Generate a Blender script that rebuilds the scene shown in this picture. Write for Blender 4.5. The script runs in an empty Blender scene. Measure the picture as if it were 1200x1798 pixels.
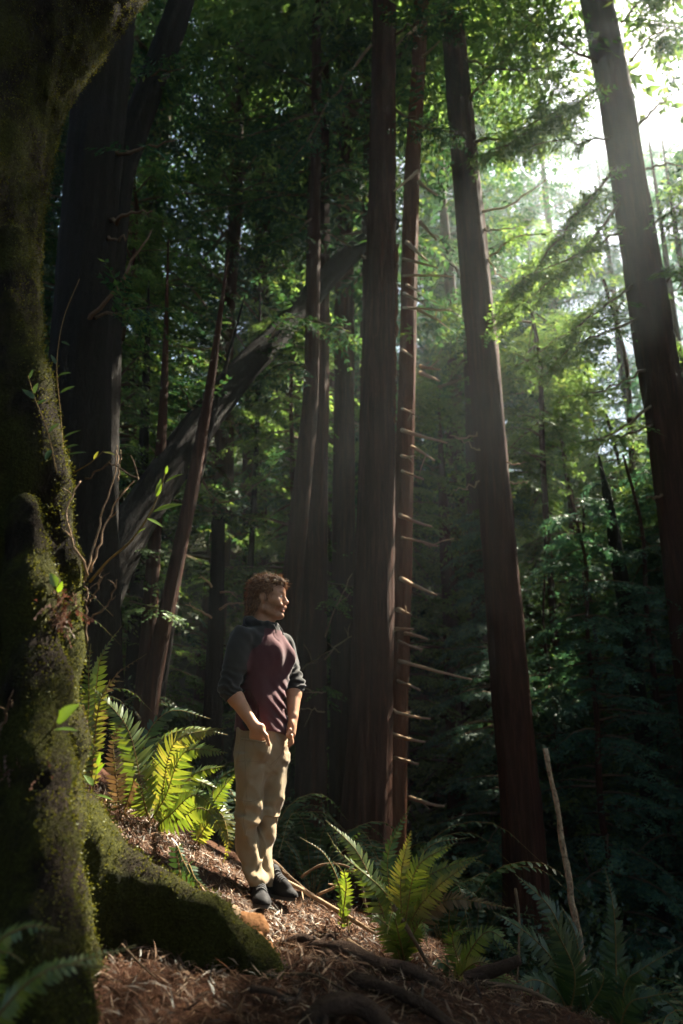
import bpy, math, random
import numpy as np
from mathutils import Vector, Matrix

# ------------------------------------------------------------------ camera, sky, sun, exposure
SC = bpy.context.scene
COL = SC.collection
R = math.radians
TILT = R(18.0)
FPX = 1398.0                       # focal length in photograph pixels (28 mm on a 36 mm tall frame)
SUN_AZ, SUN_EL = R(47.0), R(50.0)  # azimuth from +Y towards +X
cam = bpy.data.cameras.new('camera'); cam_o = bpy.data.objects.new('camera', cam); COL.objects.link(cam_o)
cam.sensor_fit = 'VERTICAL'; cam.sensor_height = 36.0; cam.lens = 28.0
cam.clip_start = 0.05; cam.clip_end = 400.0
cam.dof.use_dof = True; cam.dof.focus_distance = 4.55; cam.dof.aperture_fstop = 1.8
cam_o.location = (0, 0, 0); cam_o.rotation_euler = (R(90) + TILT, 0, 0)
SC.camera = cam_o

W = bpy.data.worlds.new('World'); SC.world = W; W.use_nodes = True
nt = W.node_tree; nt.nodes.clear()
sky = nt.nodes.new('ShaderNodeTexSky'); sky.sky_type = 'NISHITA'; sky.sun_disc = False
sky.sun_elevation = SUN_EL; sky.sun_rotation = SUN_AZ; sky.air_density = 1.0; sky.dust_density = 2.0
bg = nt.nodes.new('ShaderNodeBackground'); bg.inputs[1].default_value = 0.05
wo = nt.nodes.new('ShaderNodeOutputWorld')
nt.links.new(sky.outputs[0], bg.inputs[0]); nt.links.new(bg.outputs[0], wo.inputs[0])

SDIR = np.array([math.sin(SUN_AZ) * math.cos(SUN_EL), math.cos(SUN_AZ) * math.cos(SUN_EL), math.sin(SUN_EL)])
sl = bpy.data.lights.new('sun', 'SUN'); sl.energy = 5.0; sl.angle = R(0.53); sl.color = (1.0, 0.90, 0.74)
sun_o = bpy.data.objects.new('sun', sl); COL.objects.link(sun_o)
sun_o.rotation_euler = Vector(tuple(-SDIR)).to_track_quat('-Z', 'Y').to_euler()
sun_o.location = tuple(SDIR * 60)

SC.view_settings.view_transform = 'Standard'; SC.view_settings.look = 'None'
SC.view_settings.exposure = 2.9; SC.view_settings.gamma = 1.0; SC.view_settings.use_curve_mapping = False
SC.render.engine = 'CYCLES'
cy = SC.cycles
cy.use_denoising = True
cy.max_bounces = 7; cy.diffuse_bounces = 3; cy.glossy_bounces = 2; cy.transmission_bounces = 4; cy.volume_bounces = 1
cy.caustics_reflective = False; cy.caustics_refractive = False
cy.sample_clamp_indirect = 4.0; cy.use_adaptive_sampling = True; cy.adaptive_threshold = 0.02

rng = np.random.default_rng(7)
random.seed(7)

# ------------------------------------------------------------------ helpers
def at(px, py, Y):
    """point at world depth Y that the photograph shows at pixel (px, py)"""
    u = (px - 600.0) / FPX; v = (899.0 - py) / FPX
    d = np.array([u, math.cos(TILT) - v * math.sin(TILT), math.sin(TILT) + v * math.cos(TILT)])
    return d * (Y / d[1])

def nrm(v):
    v = np.asarray(v, float)
    return v / max(np.linalg.norm(v), 1e-9)

def ss(a, b, x):
    t = np.clip((x - a) / (b - a), 0, 1); return t * t * (3 - 2 * t)

def _hash(i, j, k, s):
    n = np.asarray(i * 374761393 + j * 668265263 + k * 1610612741 + s * 974634777).astype(np.uint32)
    with np.errstate(over='ignore'):
        n = (n ^ (n >> np.uint32(13))) * np.uint32(1274126177)
        n = (n ^ (n >> np.uint32(16))) * np.uint32(2246822519)
    return ((n ^ (n >> np.uint32(15))) & np.uint32(0xFFFF)) / 32767.5 - 1.0

def vnoise(x, y, z, seed=0):
    """value noise in -1..1 on arrays"""
    x, y, z = np.broadcast_arrays(x, y, z)
    i = np.floor(x).astype(np.int64); j = np.floor(y).astype(np.int64); k = np.floor(z).astype(np.int64)
    u = x - i; v = y - j; w = z - k
    u = u * u * (3 - 2 * u); v = v * v * (3 - 2 * v); w = w * w * (3 - 2 * w)
    r = 0
    for a in (0, 1):
        for b in (0, 1):
            for c in (0, 1):
                r = r + _hash(i + a, j + b, k + c, seed) * (u if a else 1 - u) * (v if b else 1 - v) * (w if c else 1 - w)
    return r

def tag(o, label=None, cat=None, group=None, kind=None):
    if label: o['label'] = label
    if cat: o['category'] = cat
    if group: o['group'] = group
    if kind: o['kind'] = kind
    return o

def empty(name, loc=(0, 0, 0), label=None, cat=None, group=None):
    o = bpy.data.objects.new(name, None); COL.objects.link(o); o.location = tuple(loc); o.empty_display_size = 0.1
    return tag(o, label, cat, group)

def obj(name, mesh, mat=None, parent=None, smooth=True, **kw):
    if mat is not None and not mesh.materials: mesh.materials.append(mat)
    if smooth and len(mesh.polygons): mesh.polygons.foreach_set('use_smooth', np.ones(len(mesh.polygons), bool))
    o = bpy.data.objects.new(name, mesh); COL.objects.link(o)
    if parent is not None:
        o.parent = parent
        bpy.context.view_layer.update() if False else None
        o.matrix_parent_inverse = Matrix.Translation(parent.location).inverted() if parent.type == 'EMPTY' else Matrix.Identity(4)
    return tag(o, **kw)

def mesh_np(name, V, F):
    """V (n,3); F (m,3) or (m,4) int array"""
    V = np.ascontiguousarray(V, np.float32); F = np.ascontiguousarray(F, np.int32)
    me = bpy.data.meshes.new(name); k = F.shape[1]
    me.vertices.add(len(V)); me.vertices.foreach_set('co', V.ravel())
    me.loops.add(F.size); me.loops.foreach_set('vertex_index', F.ravel())
    me.polygons.add(len(F)); me.polygons.foreach_set('loop_start', np.arange(0, F.size, k, dtype=np.int32))
    try: me.polygons.foreach_set('loop_total', np.full(len(F), k, np.int32))
    except Exception: pass
    me.update(calc_edges=True); me.validate()
    return me

def mesh_quads(name, Q):
    """Q (n,4,3): loose quads"""
    Q = np.asarray(Q).reshape(-1, 4, 3)
    return mesh_np(name, Q.reshape(-1, 3), np.arange(len(Q) * 4).reshape(-1, 4))

class MB:
    """collects tubes and patches into one mesh"""
    def __init__(s): s.V = []; s.F = []; s.n = 0
    def add(s, V, F):
        s.V.append(np.asarray(V, float)); s.F += [tuple(int(i) + s.n for i in f) for f in F]; s.n += len(V)
    def tube(s, pts, rad, sides=6, bump=0.0, seed=0, cap=True):
        V, F = tube_arrays(pts, rad, sides, bump, seed, cap); s.add(V, F)
    def build(s, name):
        me = bpy.data.meshes.new(name); me.from_pydata(np.concatenate(s.V).tolist(), [], s.F); me.update(); return me

def frames(P):
    P = np.asarray(P, float); n = len(P)
    T = np.gradient(P, axis=0); T /= np.maximum(np.linalg.norm(T, axis=1, keepdims=True), 1e-9)
    up = np.array([0, 0, 1.0]) if abs(T[0][2]) < .9 else np.array([0, 1.0, 0])
    A = np.zeros_like(P); a = nrm(np.cross(up, T[0]))
    for i in range(n):
        a = nrm(a - T[i] * np.dot(a, T[i])); A[i] = a
    return T, A, np.cross(T, A)

def tube_arrays(pts, rad, sides=6, bump=0.0, seed=0, cap=True):
    P = np.asarray(pts, float); n = len(P)
    rad = np.broadcast_to(np.asarray(rad, float), (n,))
    T, A, B = frames(P)
    th = np.arange(sides) / sides * 2 * math.pi
    c, s_ = np.cos(th), np.sin(th)
    rr = rad[:, None] * np.ones(sides)[None]
    if bump:
        L = np.concatenate([[0], np.cumsum(np.linalg.norm(np.diff(P, axis=0), axis=1))])
        rr = rr * (1 + bump * vnoise(c[None] * 2 + seed * 9.1, s_[None] * 2, (L / max(rad.max() * 3, 1e-3))[:, None], seed))
    V = P[:, None] + (A[:, None] * c[None, :, None] + B[:, None] * s_[None, :, None]) * rr[..., None]
    V = V.reshape(-1, 3)
    F = []
    for i in range(n - 1):
        for j in range(sides):
            k = (j + 1) % sides
            F.append((i * sides + j, i * sides + k, (i + 1) * sides + k, (i + 1) * sides + j))
    if cap:
        F.append(tuple(range(sides - 1, -1, -1))); F.append(tuple((n - 1) * sides + j for j in range(sides)))
    return V, F

def curve(pts, n=14):
    """smooth Catmull-Rom through points"""
    P = np.asarray(pts, float)
    if len(P) == 2: return P[0] + (P[1] - P[0]) * np.linspace(0, 1, n)[:, None]
    Q = np.vstack([2 * P[0] - P[1], P, 2 * P[-1] - P[-2]]); out = []
    m = len(P) - 1
    for t in np.linspace(0, m - 1e-6, n):
        i = int(t); f = t - i; a, b, c, d = Q[i:i + 4]
        out.append(.5 * ((2 * b) + (-a + c) * f + (2 * a - 5 * b + 4 * c - d) * f * f + (-a + 3 * b - 3 * c + d) * f ** 3))
    return np.array(out)

# ---- implicit surfaces -> mesh
def surface_nets(f, org, h):
    s = f < 0
    nx, ny, nz = f.shape
    cnt = np.zeros((nx - 1, ny - 1, nz - 1), np.int8)
    for a in (0, 1):
        for b in (0, 1):
            for c in (0, 1):
                cnt += s[a:nx - 1 + a, b:ny - 1 + b, c:nz - 1 + c]
    act = (cnt > 0) & (cnt < 8)
    I = np.argwhere(act); idx = np.full(act.shape, -1, np.int64); idx[act] = np.arange(len(I))
    corner = [(a, b, c) for a in (0, 1) for b in (0, 1) for c in (0, 1)]
    val = {c: f[I[:, 0] + c[0], I[:, 1] + c[1], I[:, 2] + c[2]] for c in corner}
    acc = np.zeros((len(I), 3)); n = np.zeros(len(I))
    for c in corner:
        for ax in range(3):
            if c[ax] == 0:
                d = list(c); d[ax] = 1; d = tuple(d)
                va, vb = val[c], val[d]; m = (va < 0) != (vb < 0)
                t = np.where(m, va / np.where(m, va - vb, 1), 0)
                p = np.array(c, float)[None] + np.zeros((len(I), 3)); p[:, ax] += t
                acc += p * m[:, None]; n += m
    V = (I + acc / n[:, None]) * h + np.asarray(org)
    Fs = []
    for ax in range(3):
        sl0 = [slice(None)] * 3; sl1 = [slice(None)] * 3
        sl0[ax] = slice(0, -1); sl1[ax] = slice(1, None)
        a = s[tuple(sl0)]; b = s[tuple(sl1)]
        E = np.argwhere(a != b); o1, o2 = (ax + 1) % 3, (ax + 2) % 3
        E = E[(E[:, o1] > 0) & (E[:, o2] > 0) & (E[:, o1] < f.shape[o1] - 1) & (E[:, o2] < f.shape[o2] - 1)]
        q = []
        for (d1, d2) in ((0, 0), (1, 0), (1, 1), (0, 1)):
            e = E.copy(); e[:, o1] -= d1; e[:, o2] -= d2; q.append(idx[e[:, 0], e[:, 1], e[:, 2]])
        q = np.stack(q, 1); fl = ~a[E[:, 0], E[:, 1], E[:, 2]]
        q[fl] = q[fl][:, ::-1]
        Fs.append(q[:, ::-1] if False else q)
    return V, np.concatenate(Fs)

class Field:
    def __init__(s, lo, hi, h):
        s.lo = np.array(lo, float); s.h = h
        s.n = np.ceil((np.array(hi) - s.lo) / h).astype(int) + 1
        s.f = np.full(tuple(s.n), 1.0, np.float32)
        s.ax = [s.lo[i] + np.arange(s.n[i]) * h for i in range(3)]
    def block(s, lo, hi):
        a = np.clip(np.floor((np.asarray(lo) - s.lo) / s.h).astype(int), 0, s.n - 1)
        b = np.clip(np.ceil((np.asarray(hi) - s.lo) / s.h).astype(int) + 1, 1, s.n)
        sl_ = tuple(slice(a[i], b[i]) for i in range(3))
        g = np.meshgrid(*[s.ax[i][sl_[i]] for i in range(3)], indexing='ij', sparse=True)
        return sl_, g
    def blend(s, sl_, d, k, sub=False):
        f = s.f[sl_]
        if sub:
            d = -d; hh = np.maximum(k - np.abs(f - d), 0) / max(k, 1e-6); s.f[sl_] = np.maximum(f, d) + hh * hh * k * .25
        else:
            hh = np.maximum(k - np.abs(f - d), 0) / max(k, 1e-6); s.f[sl_] = np.minimum(f, d) - hh * hh * k * .25
    def cap(s, a, b, ra, rb, k=.01, sub=False):
        a = np.asarray(a, float); b = np.asarray(b, float); m = max(ra, rb) + k + 3 * s.h
        sl_, g = s.block(np.minimum(a, b) - m, np.maximum(a, b) + m)
        if min(x.size for x in g) == 0: return
        ba = b - a; L = max(ba @ ba, 1e-12)
        t = np.clip(sum((g[i] - a[i]) * ba[i] for i in range(3)) / L, 0, 1)
        d = np.sqrt(sum((g[i] - a[i] - t * ba[i]) ** 2 for i in range(3))) - (ra + (rb - ra) * t)
        s.blend(sl_, d, k, sub)
    def chain(s, pts, rad, k=.01):
        for i in range(len(pts) - 1): s.cap(pts[i], pts[i + 1], rad[i], rad[i + 1], k)
    def ell(s, c, r, M=None, k=.01, sub=False):
        c = np.asarray(c, float); r = np.asarray(r, float); M = np.eye(3) if M is None else np.asarray(M)
        m = max(r) + k + 3 * s.h; sl_, g = s.block(c - m, c + m)
        if min(x.size for x in g) == 0: return
        l = [sum((g[j] - c[j]) * M[j][i] for j in range(3)) for i in range(3)]
        k0 = np.sqrt(sum((l[i] / r[i]) ** 2 for i in range(3))); k1 = np.sqrt(sum((l[i] / r[i] ** 2) ** 2 for i in range(3)))
        s.blend(sl_, k0 * (k0 - 1) / np.maximum(k1, 1e-6), k, sub)
    def loft(s, z, C, a, b, U, Wd, k=.01, p=2.0):
        """stacked ellipses: heights z (ascending), centres C (n,2), half axes a along U, b along Wd"""
        z = np.asarray(z, float); C = np.asarray(C, float); m = max(max(a), max(b)) + .06
        lo = [C[:, 0].min() - m, C[:, 1].min() - m, z[0] - .05]; hi = [C[:, 0].max() + m, C[:, 1].max() + m, z[-1] + .05]
        sl_, g = s.block(lo, hi); Z = g[2]
        cx = np.interp(Z, z, C[:, 0]); cyy = np.interp(Z, z, C[:, 1]); aa = np.interp(Z, z, a); bb = np.interp(Z, z, b)
        dx = g[0] - cx; dy = g[1] - cyy
        u = np.abs(dx * U[0] + dy * U[1]) / aa; w = np.abs(dx * Wd[0] + dy * Wd[1]) / bb
        d = ((u ** p + w ** p) ** (1 / p) - 1) * np.minimum(aa, bb)
        d = np.maximum(d, np.maximum(z[0] - Z, Z - z[-1]))
        s.blend(sl_, d, k)
    def displace(s, fn):
        g = np.meshgrid(*s.ax, indexing='ij', sparse=True)
        near = np.abs(s.f) < .09
        I = np.nonzero(near)
        s.f[near] += fn(s.ax[0][I[0]], s.ax[1][I[1]], s.ax[2][I[2]]).astype(np.float32)
    def cut(s, fn):
        g = np.meshgrid(*s.ax, indexing='ij', sparse=True); s.f = np.maximum(s.f, fn(*g).astype(np.float32))
    def mesh(s, name):
        s.f[0] = s.f[-1] = 1; s.f[:, 0] = s.f[:, -1] = 1; s.f[:, :, 0] = s.f[:, :, -1] = 1
        V, F = surface_nets(s.f, s.lo, s.h)
        a, b, c = V[F[:, 0]], V[F[:, 1]], V[F[:, 2]]
        if np.einsum('ij,ij->i', a - V.mean(0), np.cross(b - a, c - a)).sum() < 0: F = F[:, ::-1]
        return mesh_np(name, V, F)

# ------------------------------------------------------------------ materials
def newmat(name):
    m = bpy.data.materials.new(name); m.use_nodes = True; t = m.node_tree; t.nodes.clear()
    return m, t
def N(t, kind, **kw):
    n = t.nodes.new(kind)
    for k, v in kw.items(): setattr(n, k, v)
    return n
def ramp(t, stops, fac=None):
    n = N(t, 'ShaderNodeValToRGB'); e = n.color_ramp.elements
    e[0].position, e[0].color = stops[0][0], (*stops[0][1], 1); e[1].position, e[1].color = stops[-1][0], (*stops[-1][1], 1)
    for p, c in stops[1:-1]:
        x = e.new(p); x.color = (*c, 1)
    if fac is not None: t.links.new(fac, n.inputs[0])
    return n
def noise(t, scale, detail=4, rough=.6, vec=None, dist=0):
    n = N(t, 'ShaderNodeTexNoise'); n.inputs['Scale'].default_value = scale; n.inputs['Detail'].default_value = detail
    n.inputs['Roughness'].default_value = rough; n.inputs['Distortion'].default_value = dist
    if vec is not None: t.links.new(vec, n.inputs['Vector'])
    return n
def mapping(t, sc):
    g = N(t, 'ShaderNodeNewGeometry'); m = N(t, 'ShaderNodeMapping'); m.inputs['Scale'].default_value = sc
    t.links.new(g.outputs['Position'], m.inputs['Vector']); return m.outputs[0], g
def bump(t, h, strength, dist):
    b = N(t, 'ShaderNodeBump'); b.inputs['Strength'].default_value = strength; b.inputs['Distance'].default_value = dist
    t.links.new(h, b.inputs['Height']); return b.outputs[0]
def mixc(t, f, a, b):
    m = N(t, 'ShaderNodeMix', data_type='RGBA')
    for s_, v in ((0, f), (6, a), (7, b)):
        if isinstance(v, (int, float)): m.inputs[s_].default_value = v
        elif isinstance(v, tuple): m.inputs[s_].default_value = (*v, 1)
        else: t.links.new(v, m.inputs[s_])
    return m.outputs[2]
def out(t, sh):
    o = N(t, 'ShaderNodeOutputMaterial'); t.links.new(sh, o.inputs[0])
def principled(t, col, rough=.8, spec=.2, nor=None):
    p = N(t, 'ShaderNodeBsdfPrincipled')
    if isinstance(col, tuple): p.inputs['Base Color'].default_value = (*col, 1)
    else: t.links.new(col, p.inputs['Base Color'])
    p.inputs['Roughness'].default_value = rough; p.inputs['Specular IOR Level'].default_value = spec
    if nor is not None: t.links.new(nor, p.inputs['Normal'])
    return p

def leaf_mat(name, stops, trans=.45, gloss=.06, tint=(1.5, 1.25, .5)):
    m, t = newmat(name)
    g = N(t, 'ShaderNodeNewGeometry'); r = ramp(t, stops, g.outputs['Random Per Island'])
    d = N(t, 'ShaderNodeBsdfDiffuse'); tr = N(t, 'ShaderNodeBsdfTranslucent'); gl = N(t, 'ShaderNodeBsdfGlossy'); gl.inputs['Roughness'].default_value = .42
    gl.inputs['Color'].default_value = (.8, .85, .8, 1)
    t.links.new(r.outputs[0], d.inputs[0])
    mm = N(t, 'ShaderNodeMix', data_type='RGBA', blend_type='MULTIPLY'); mm.inputs[0].default_value = 1
    t.links.new(r.outputs[0], mm.inputs[6]); mm.inputs[7].default_value = (*tint, 1); t.links.new(mm.outputs[2], tr.inputs[0])
    a = N(t, 'ShaderNodeMixShader'); a.inputs[0].default_value = trans; t.links.new(d.outputs[0], a.inputs[1]); t.links.new(tr.outputs[0], a.inputs[2])
    b = N(t, 'ShaderNodeMixShader'); b.inputs[0].default_value = gloss; t.links.new(a.outputs[0], b.inputs[1]); t.links.new(gl.outputs[0], b.inputs[2])
    out(t, b.outputs[0]); return m

def bark_mat(name, stops, zs=.12, sc=30, strength=.9):
    m, t = newmat(name); v, g = mapping(t, (1, 1, zs))
    n1 = noise(t, sc, 7, .72, v, .5); n2 = noise(t, sc * .3, 4, .6, v, .3)
    n3 = noise(t, 2.2, 3, .6, g.outputs['Position'])
    r = ramp(t, stops, n1.outputs['Fac'])
    c = mixc(t, n3.outputs['Fac'], r.outputs[0], tuple(x * .55 for x in stops[-1][1]))
    ma = N(t, 'ShaderNodeMath', operation='ADD'); t.links.new(n1.outputs['Fac'], ma.inputs[0]); t.links.new(n2.outputs['Fac'], ma.inputs[1])
    out(t, principled(t, c, .9, .12, bump(t, ma.outputs[0], strength, .03)).outputs[0]); return m

M = {}
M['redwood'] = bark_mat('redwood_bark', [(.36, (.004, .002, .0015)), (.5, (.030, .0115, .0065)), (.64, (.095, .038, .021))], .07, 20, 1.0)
M['redwood_lit'] = bark_mat('sunlit_redwood_bark', [(.3, (.03, .011, .006)), (.5, (.10, .036, .016)), (.75, (.18, .075, .036))])  # lighter copy of the redwood bark, sunlight put into its colour
M['shaded_greybark'] = bark_mat('shaded_grey_bark', [(.3, (.003, .0026, .0022)), (.5, (.010, .008, .006)), (.75, (.025, .020, .015))], .3, 22)  # grey bark blackened, the shade on the dark trunks put into its colour
M['deadwood'] = bark_mat('dead_branch_wood', [(.3, (.24, .15, .085)), (.55, (.44, .29, .17)), (.8, (.55, .40, .26))], .5, 40, .4)
M['twig'] = bark_mat('twig_bark', [(.3, (.05, .035, .022)), (.55, (.13, .085, .05)), (.8, (.24, .16, .10))], .6, 50, .4)
M['conifer'] = leaf_mat('conifer_needles', [(0, (.012, .044, .034)), (.5, (.024, .068, .046)), (.85, (.046, .10, .045)), (1, (.11, .15, .045))], .45, .015, (1.6, 1.45, .55))
M['redwood_leaf'] = leaf_mat('redwood_needles', [(0, (.06, .11, .05)), (.5, (.095, .165, .06)), (.85, (.13, .20, .07)), (1, (.18, .22, .08))], .6, .015, (1.5, 1.5, .75))
M['teal'] = leaf_mat('skylit_conifer_needles', [(0, (.024, .08, .062)), (.5, (.046, .125, .088)), (.85, (.075, .16, .09)), (1, (.12, .19, .09))], .45, .03, (1.3, 1.3, .8))  # needles lightened towards teal in place of skylight from the gap
M['broad'] = leaf_mat('broad_leaves', [(0, (.035, .07, .028)), (.5, (.06, .11, .03)), (.85, (.09, .15, .038)), (1, (.15, .18, .05))], .5, .09)
M['deepshrub'] = leaf_mat('shrub_leaves', [(0, (.014, .044, .032)), (.6, (.03, .072, .044)), (1, (.07, .12, .055))], .35, .05)
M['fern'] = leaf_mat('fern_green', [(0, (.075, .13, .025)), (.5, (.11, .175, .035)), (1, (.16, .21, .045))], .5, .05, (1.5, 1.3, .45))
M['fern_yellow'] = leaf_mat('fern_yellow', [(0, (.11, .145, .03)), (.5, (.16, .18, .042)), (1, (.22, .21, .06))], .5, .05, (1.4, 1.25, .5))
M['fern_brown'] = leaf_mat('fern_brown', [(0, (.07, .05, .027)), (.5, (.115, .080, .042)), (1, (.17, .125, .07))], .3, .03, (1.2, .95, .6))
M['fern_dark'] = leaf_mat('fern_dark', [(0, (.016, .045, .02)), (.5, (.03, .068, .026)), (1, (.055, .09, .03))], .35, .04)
M['stalk'] = bark_mat('fern_stalk', [(.3, (.12, .08, .025)), (.55, (.20, .14, .05)), (.8, (.30, .20, .08))], 1, 30, .1)
M['freshleaf'] = leaf_mat('fresh_leaf', [(0, (.11, .21, .03)), (1, (.16, .27, .04))], .55, .06, (1.4, 1.25, .4))
M['litter'] = leaf_mat('needle_litter', [(0, (.022, .012, .008)), (.4, (.070, .037, .022)), (.75, (.15, .082, .047)), (.94, (.30, .185, .115)), (1, (.44, .33, .22))], .15, .03, (1.2, .9, .7))
M['deadmoss'] = leaf_mat('dry_moss', [(0, (.06, .032, .022)), (.6, (.12, .062, .042)), (1, (.20, .12, .08))], .3, .02, (1.2, .8, .7))
M['mosstuft'] = leaf_mat('moss_tufts', [(0, (.045, .05, .012)), (.5, (.085, .092, .02)), (1, (.13, .13, .032))], .3, .01, (1.3, 1.2, .5))

def ground_mat():
    m, t = newmat('forest_floor'); v, g = mapping(t, (1, 1, 1))
    n1 = noise(t, 60, 6, .7, v, .8); n2 = noise(t, 5, 4, .6, v)
    r = ramp(t, [(.28, (.022, .012, .008)), (.5, (.075, .034, .02)), (.72, (.17, .085, .046))], n1.outputs['Fac'])
    # greener, duller soil under plants away from the duff bank
    sx = N(t, 'ShaderNodeSeparateXYZ'); t.links.new(g.outputs['Position'], sx.inputs[0])
    mr = N(t, 'ShaderNodeMapRange'); mr.inputs[1].default_value = 7; mr.inputs[2].default_value = 13; t.links.new(sx.outputs[1], mr.inputs[0])
    c2 = ramp(t, [(.35, (.018, .020, .010)), (.65, (.045, .050, .022))], n2.outputs['Fac'])
    c = mixc(t, mr.outputs[0], r.outputs[0], c2.outputs[0])
    out(t, principled(t, c, .95, .08, bump(t, n1.outputs['Fac'], 1.0, .03)).outputs[0]); return m
M['ground'] = ground_mat()

def mossbark_mat():
    m, t = newmat('mossy_bark'); v, g = mapping(t, (1, 1, .25))
    n1 = noise(t, 24, 6, .7, v, .5); n2 = noise(t, 90, 5, .7, g.outputs['Position']); n3 = noise(t, 3.2, 4, .65, g.outputs['Position'])
    bk = ramp(t, [(.3, (.008, .006, .004)), (.55, (.024, .018, .012)), (.8, (.06, .048, .033))], n1.outputs['Fac'])
    ms = ramp(t, [(.3, (.02, .021, .005)), (.55, (.05, .052, .011)), (.8, (.10, .10, .022))], n2.outputs['Fac'])
    f = ramp(t, [(.40, (0, 0, 0)), (.54, (1, 1, 1))], n3.outputs['Fac'])
    c = mixc(t, f.outputs[0], bk.outputs[0], ms.outputs[0])
    ma = N(t, 'ShaderNodeMath', operation='ADD'); t.links.new(n1.outputs['Fac'], ma.inputs[0]); t.links.new(n2.outputs['Fac'], ma.inputs[1])
    out(t, principled(t, c, .95, .08, bump(t, ma.outputs[0], 1.0, .03)).outputs[0]); return m
M['mossbark'] = mossbark_mat()

def cloth_mat(name, a, b, sc=420, rough=.9, sheen=.25):
    m, t = newmat(name); g = N(t, 'ShaderNodeNewGeometry')
    n1 = noise(t, sc, 2, .5, g.outputs['Position']); n2 = noise(t, 9, 4, .6, g.outputs['Position'])
    c = mixc(t, n2.outputs['Fac'], a, b)
    p = principled(t, c, rough, .15, bump(t, n1.outputs['Fac'], .35, .002)); p.inputs['Sheen Weight'].default_value = sheen; p.inputs['Sheen Roughness'].default_value = .4
    out(t, p.outputs[0]); return m
M['maroon'] = cloth_mat('maroon_knit', (.060, .021, .026), (.085, .031, .036))
M['charcoal'] = cloth_mat('charcoal_knit', (.022, .0225, .022), (.036, .0355, .034))
M['khaki'] = cloth_mat('khaki_twill', (.24, .18, .105), (.30, .23, .14), 500, .85, .1)
M['seam'] = cloth_mat('dark_seam', (.17, .12, .068), (.21, .15, .085))
M['shoe'] = cloth_mat('black_suede', (.006, .006, .0065), (.013, .0125, .013), 300, .7, .1)
M['sole'] = cloth_mat('grey_rubber', (.06, .055, .05), (.11, .10, .09), 200, .7, 0)
M['lace'] = cloth_mat('shoe_lace', (.10, .10, .10), (.16, .16, .16))

def vcol_mat(name, rough=.5, sss=.12):
    m, t = newmat(name); a = N(t, 'ShaderNodeVertexColor', layer_name='col'); g = N(t, 'ShaderNodeNewGeometry')
    n = noise(t, 260, 3, .6, g.outputs['Position'])
    p = principled(t, a.outputs[0], rough, .35, bump(t, n.outputs['Fac'], .12, .002))
    p.inputs['Subsurface Weight'].default_value = sss; p.inputs['Subsurface Radius'].default_value = (.012, .005, .003); p.inputs['Subsurface Scale'].default_value = 1
    out(t, p.outputs[0]); return m
M['skin'] = vcol_mat('skin')
M['hair'] = leaf_mat('brown_hair', [(0, (.10, .042, .016)), (.5, (.21, .095, .036)), (1, (.36, .19, .075))], .32, .05, (1.4, 1.0, .6))
def plain(name, c, rough=.5, spec=.5):
    m, t = newmat(name); out(t, principled(t, c, rough, spec).outputs[0]); return m
M['eyewhite'] = plain('eye_white', (.55, .5, .46), .25); M['iris'] = plain('iris', (.03, .02, .015), .2); M['teeth'] = plain('teeth', (.7, .66, .58), .3)
def birch_mat():
    m, t = newmat('pale_stick_bark'); v, g = mapping(t, (1, 1, 1)); n = noise(t, 34, 5, .65, v, .6); n2 = noise(t, 90, 4, .6, v)
    r = ramp(t, [(.34, (.03, .02, .014)), (.45, (.22, .15, .09)), (.62, (.36, .26, .165)), (.8, (.46, .36, .25))], n.outputs['Fac'])
    out(t, principled(t, r.outputs[0], .85, .15, bump(t, n2.outputs['Fac'], .6, .006)).outputs[0]); return m
M['palestick'] = birch_mat()
M['orangebark'] = bark_mat('orange_bark', [(.3, (.16, .06, .025)), (.5, (.34, .15, .06)), (.75, (.48, .25, .11))], .5, 45, .7)
M['rootbark'] = bark_mat('root_bark', [(.3, (.018, .012, .009)), (.5, (.06, .036, .024)), (.75, (.13, .08, .055))], 1, 26, .9)

# ------------------------------------------------------------------ sunlit openings in the canopy
# foliage is thinned where a branch would have shaded these places (segments, radius)
BEAMS = [
    (np.array([-1.3, 2.9, .45]), np.array([-.30, 4.75, .15]), .85),
    (np.array([-1.1, 4.7, -.1]), np.array([-.45, 4.7, .9]), .5),
    (at(720, 430, 10.6), at(716, 980, 10.6), .5),
    (at(835, 430, 10.7), at(850, 600, 10.7), .5),
    (at(670, 620, 9.7), at(660, 860, 9.7), .45),
    (at(930, 500, 12.0), at(900, 620, 9.0), .6),
    (at(70, 1150, 2.7), at(95, 1720, 2.5), .35),
    (at(1040, 760, 14.0), at(1000, 980, 13.0), .8),
    (at(1060, 1020, 11.5), at(990, 1160, 11.0), .5),
    (at(830, 1150, 11.8), at(800, 1330, 11.5), .6),
    (at(970, 450, 14.6), at(1010, 680, 14.0), 1.8),
    (at(450, 520, 15.0), at(430, 860, 15.0), 1.1),
    (at(560, 1420, 4.9), at(770, 1560, 4.6), .30),
    (at(860, 1250, 13.0), at(840, 1400, 12.0), .9),
    (at(965, 330, 13.0), at(1040, 225, 13.0), .95),
]
E1 = nrm(np.cross(SDIR, [0, 0, 1])); E2 = np.cross(SDIR, E1)
def in_beam(Pw, keep=.02):
    """mask of points that stand in the way of one of the openings"""
    m = np.zeros(len(Pw), bool)
    for a, b, r in BEAMS:
        q = np.stack([(Pw - a) @ E1, (Pw - a) @ E2], 1); ab = np.array([(b - a) @ E1, (b - a) @ E2])
        t = np.clip(q @ ab / max(ab @ ab, 1e-9), 0, 1); d = np.linalg.norm(q - t[:, None] * ab, axis=1)
        tow = (Pw - a) @ SDIR > 1.2
        edge = r * (1 + .25 * vnoise(Pw[:, 0] * .9, Pw[:, 1] * .9, Pw[:, 2] * .9, 5))
        m |= (d < edge) & tow
    return m & (np.random.default_rng(3).random(len(Pw)) > keep)

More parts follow.
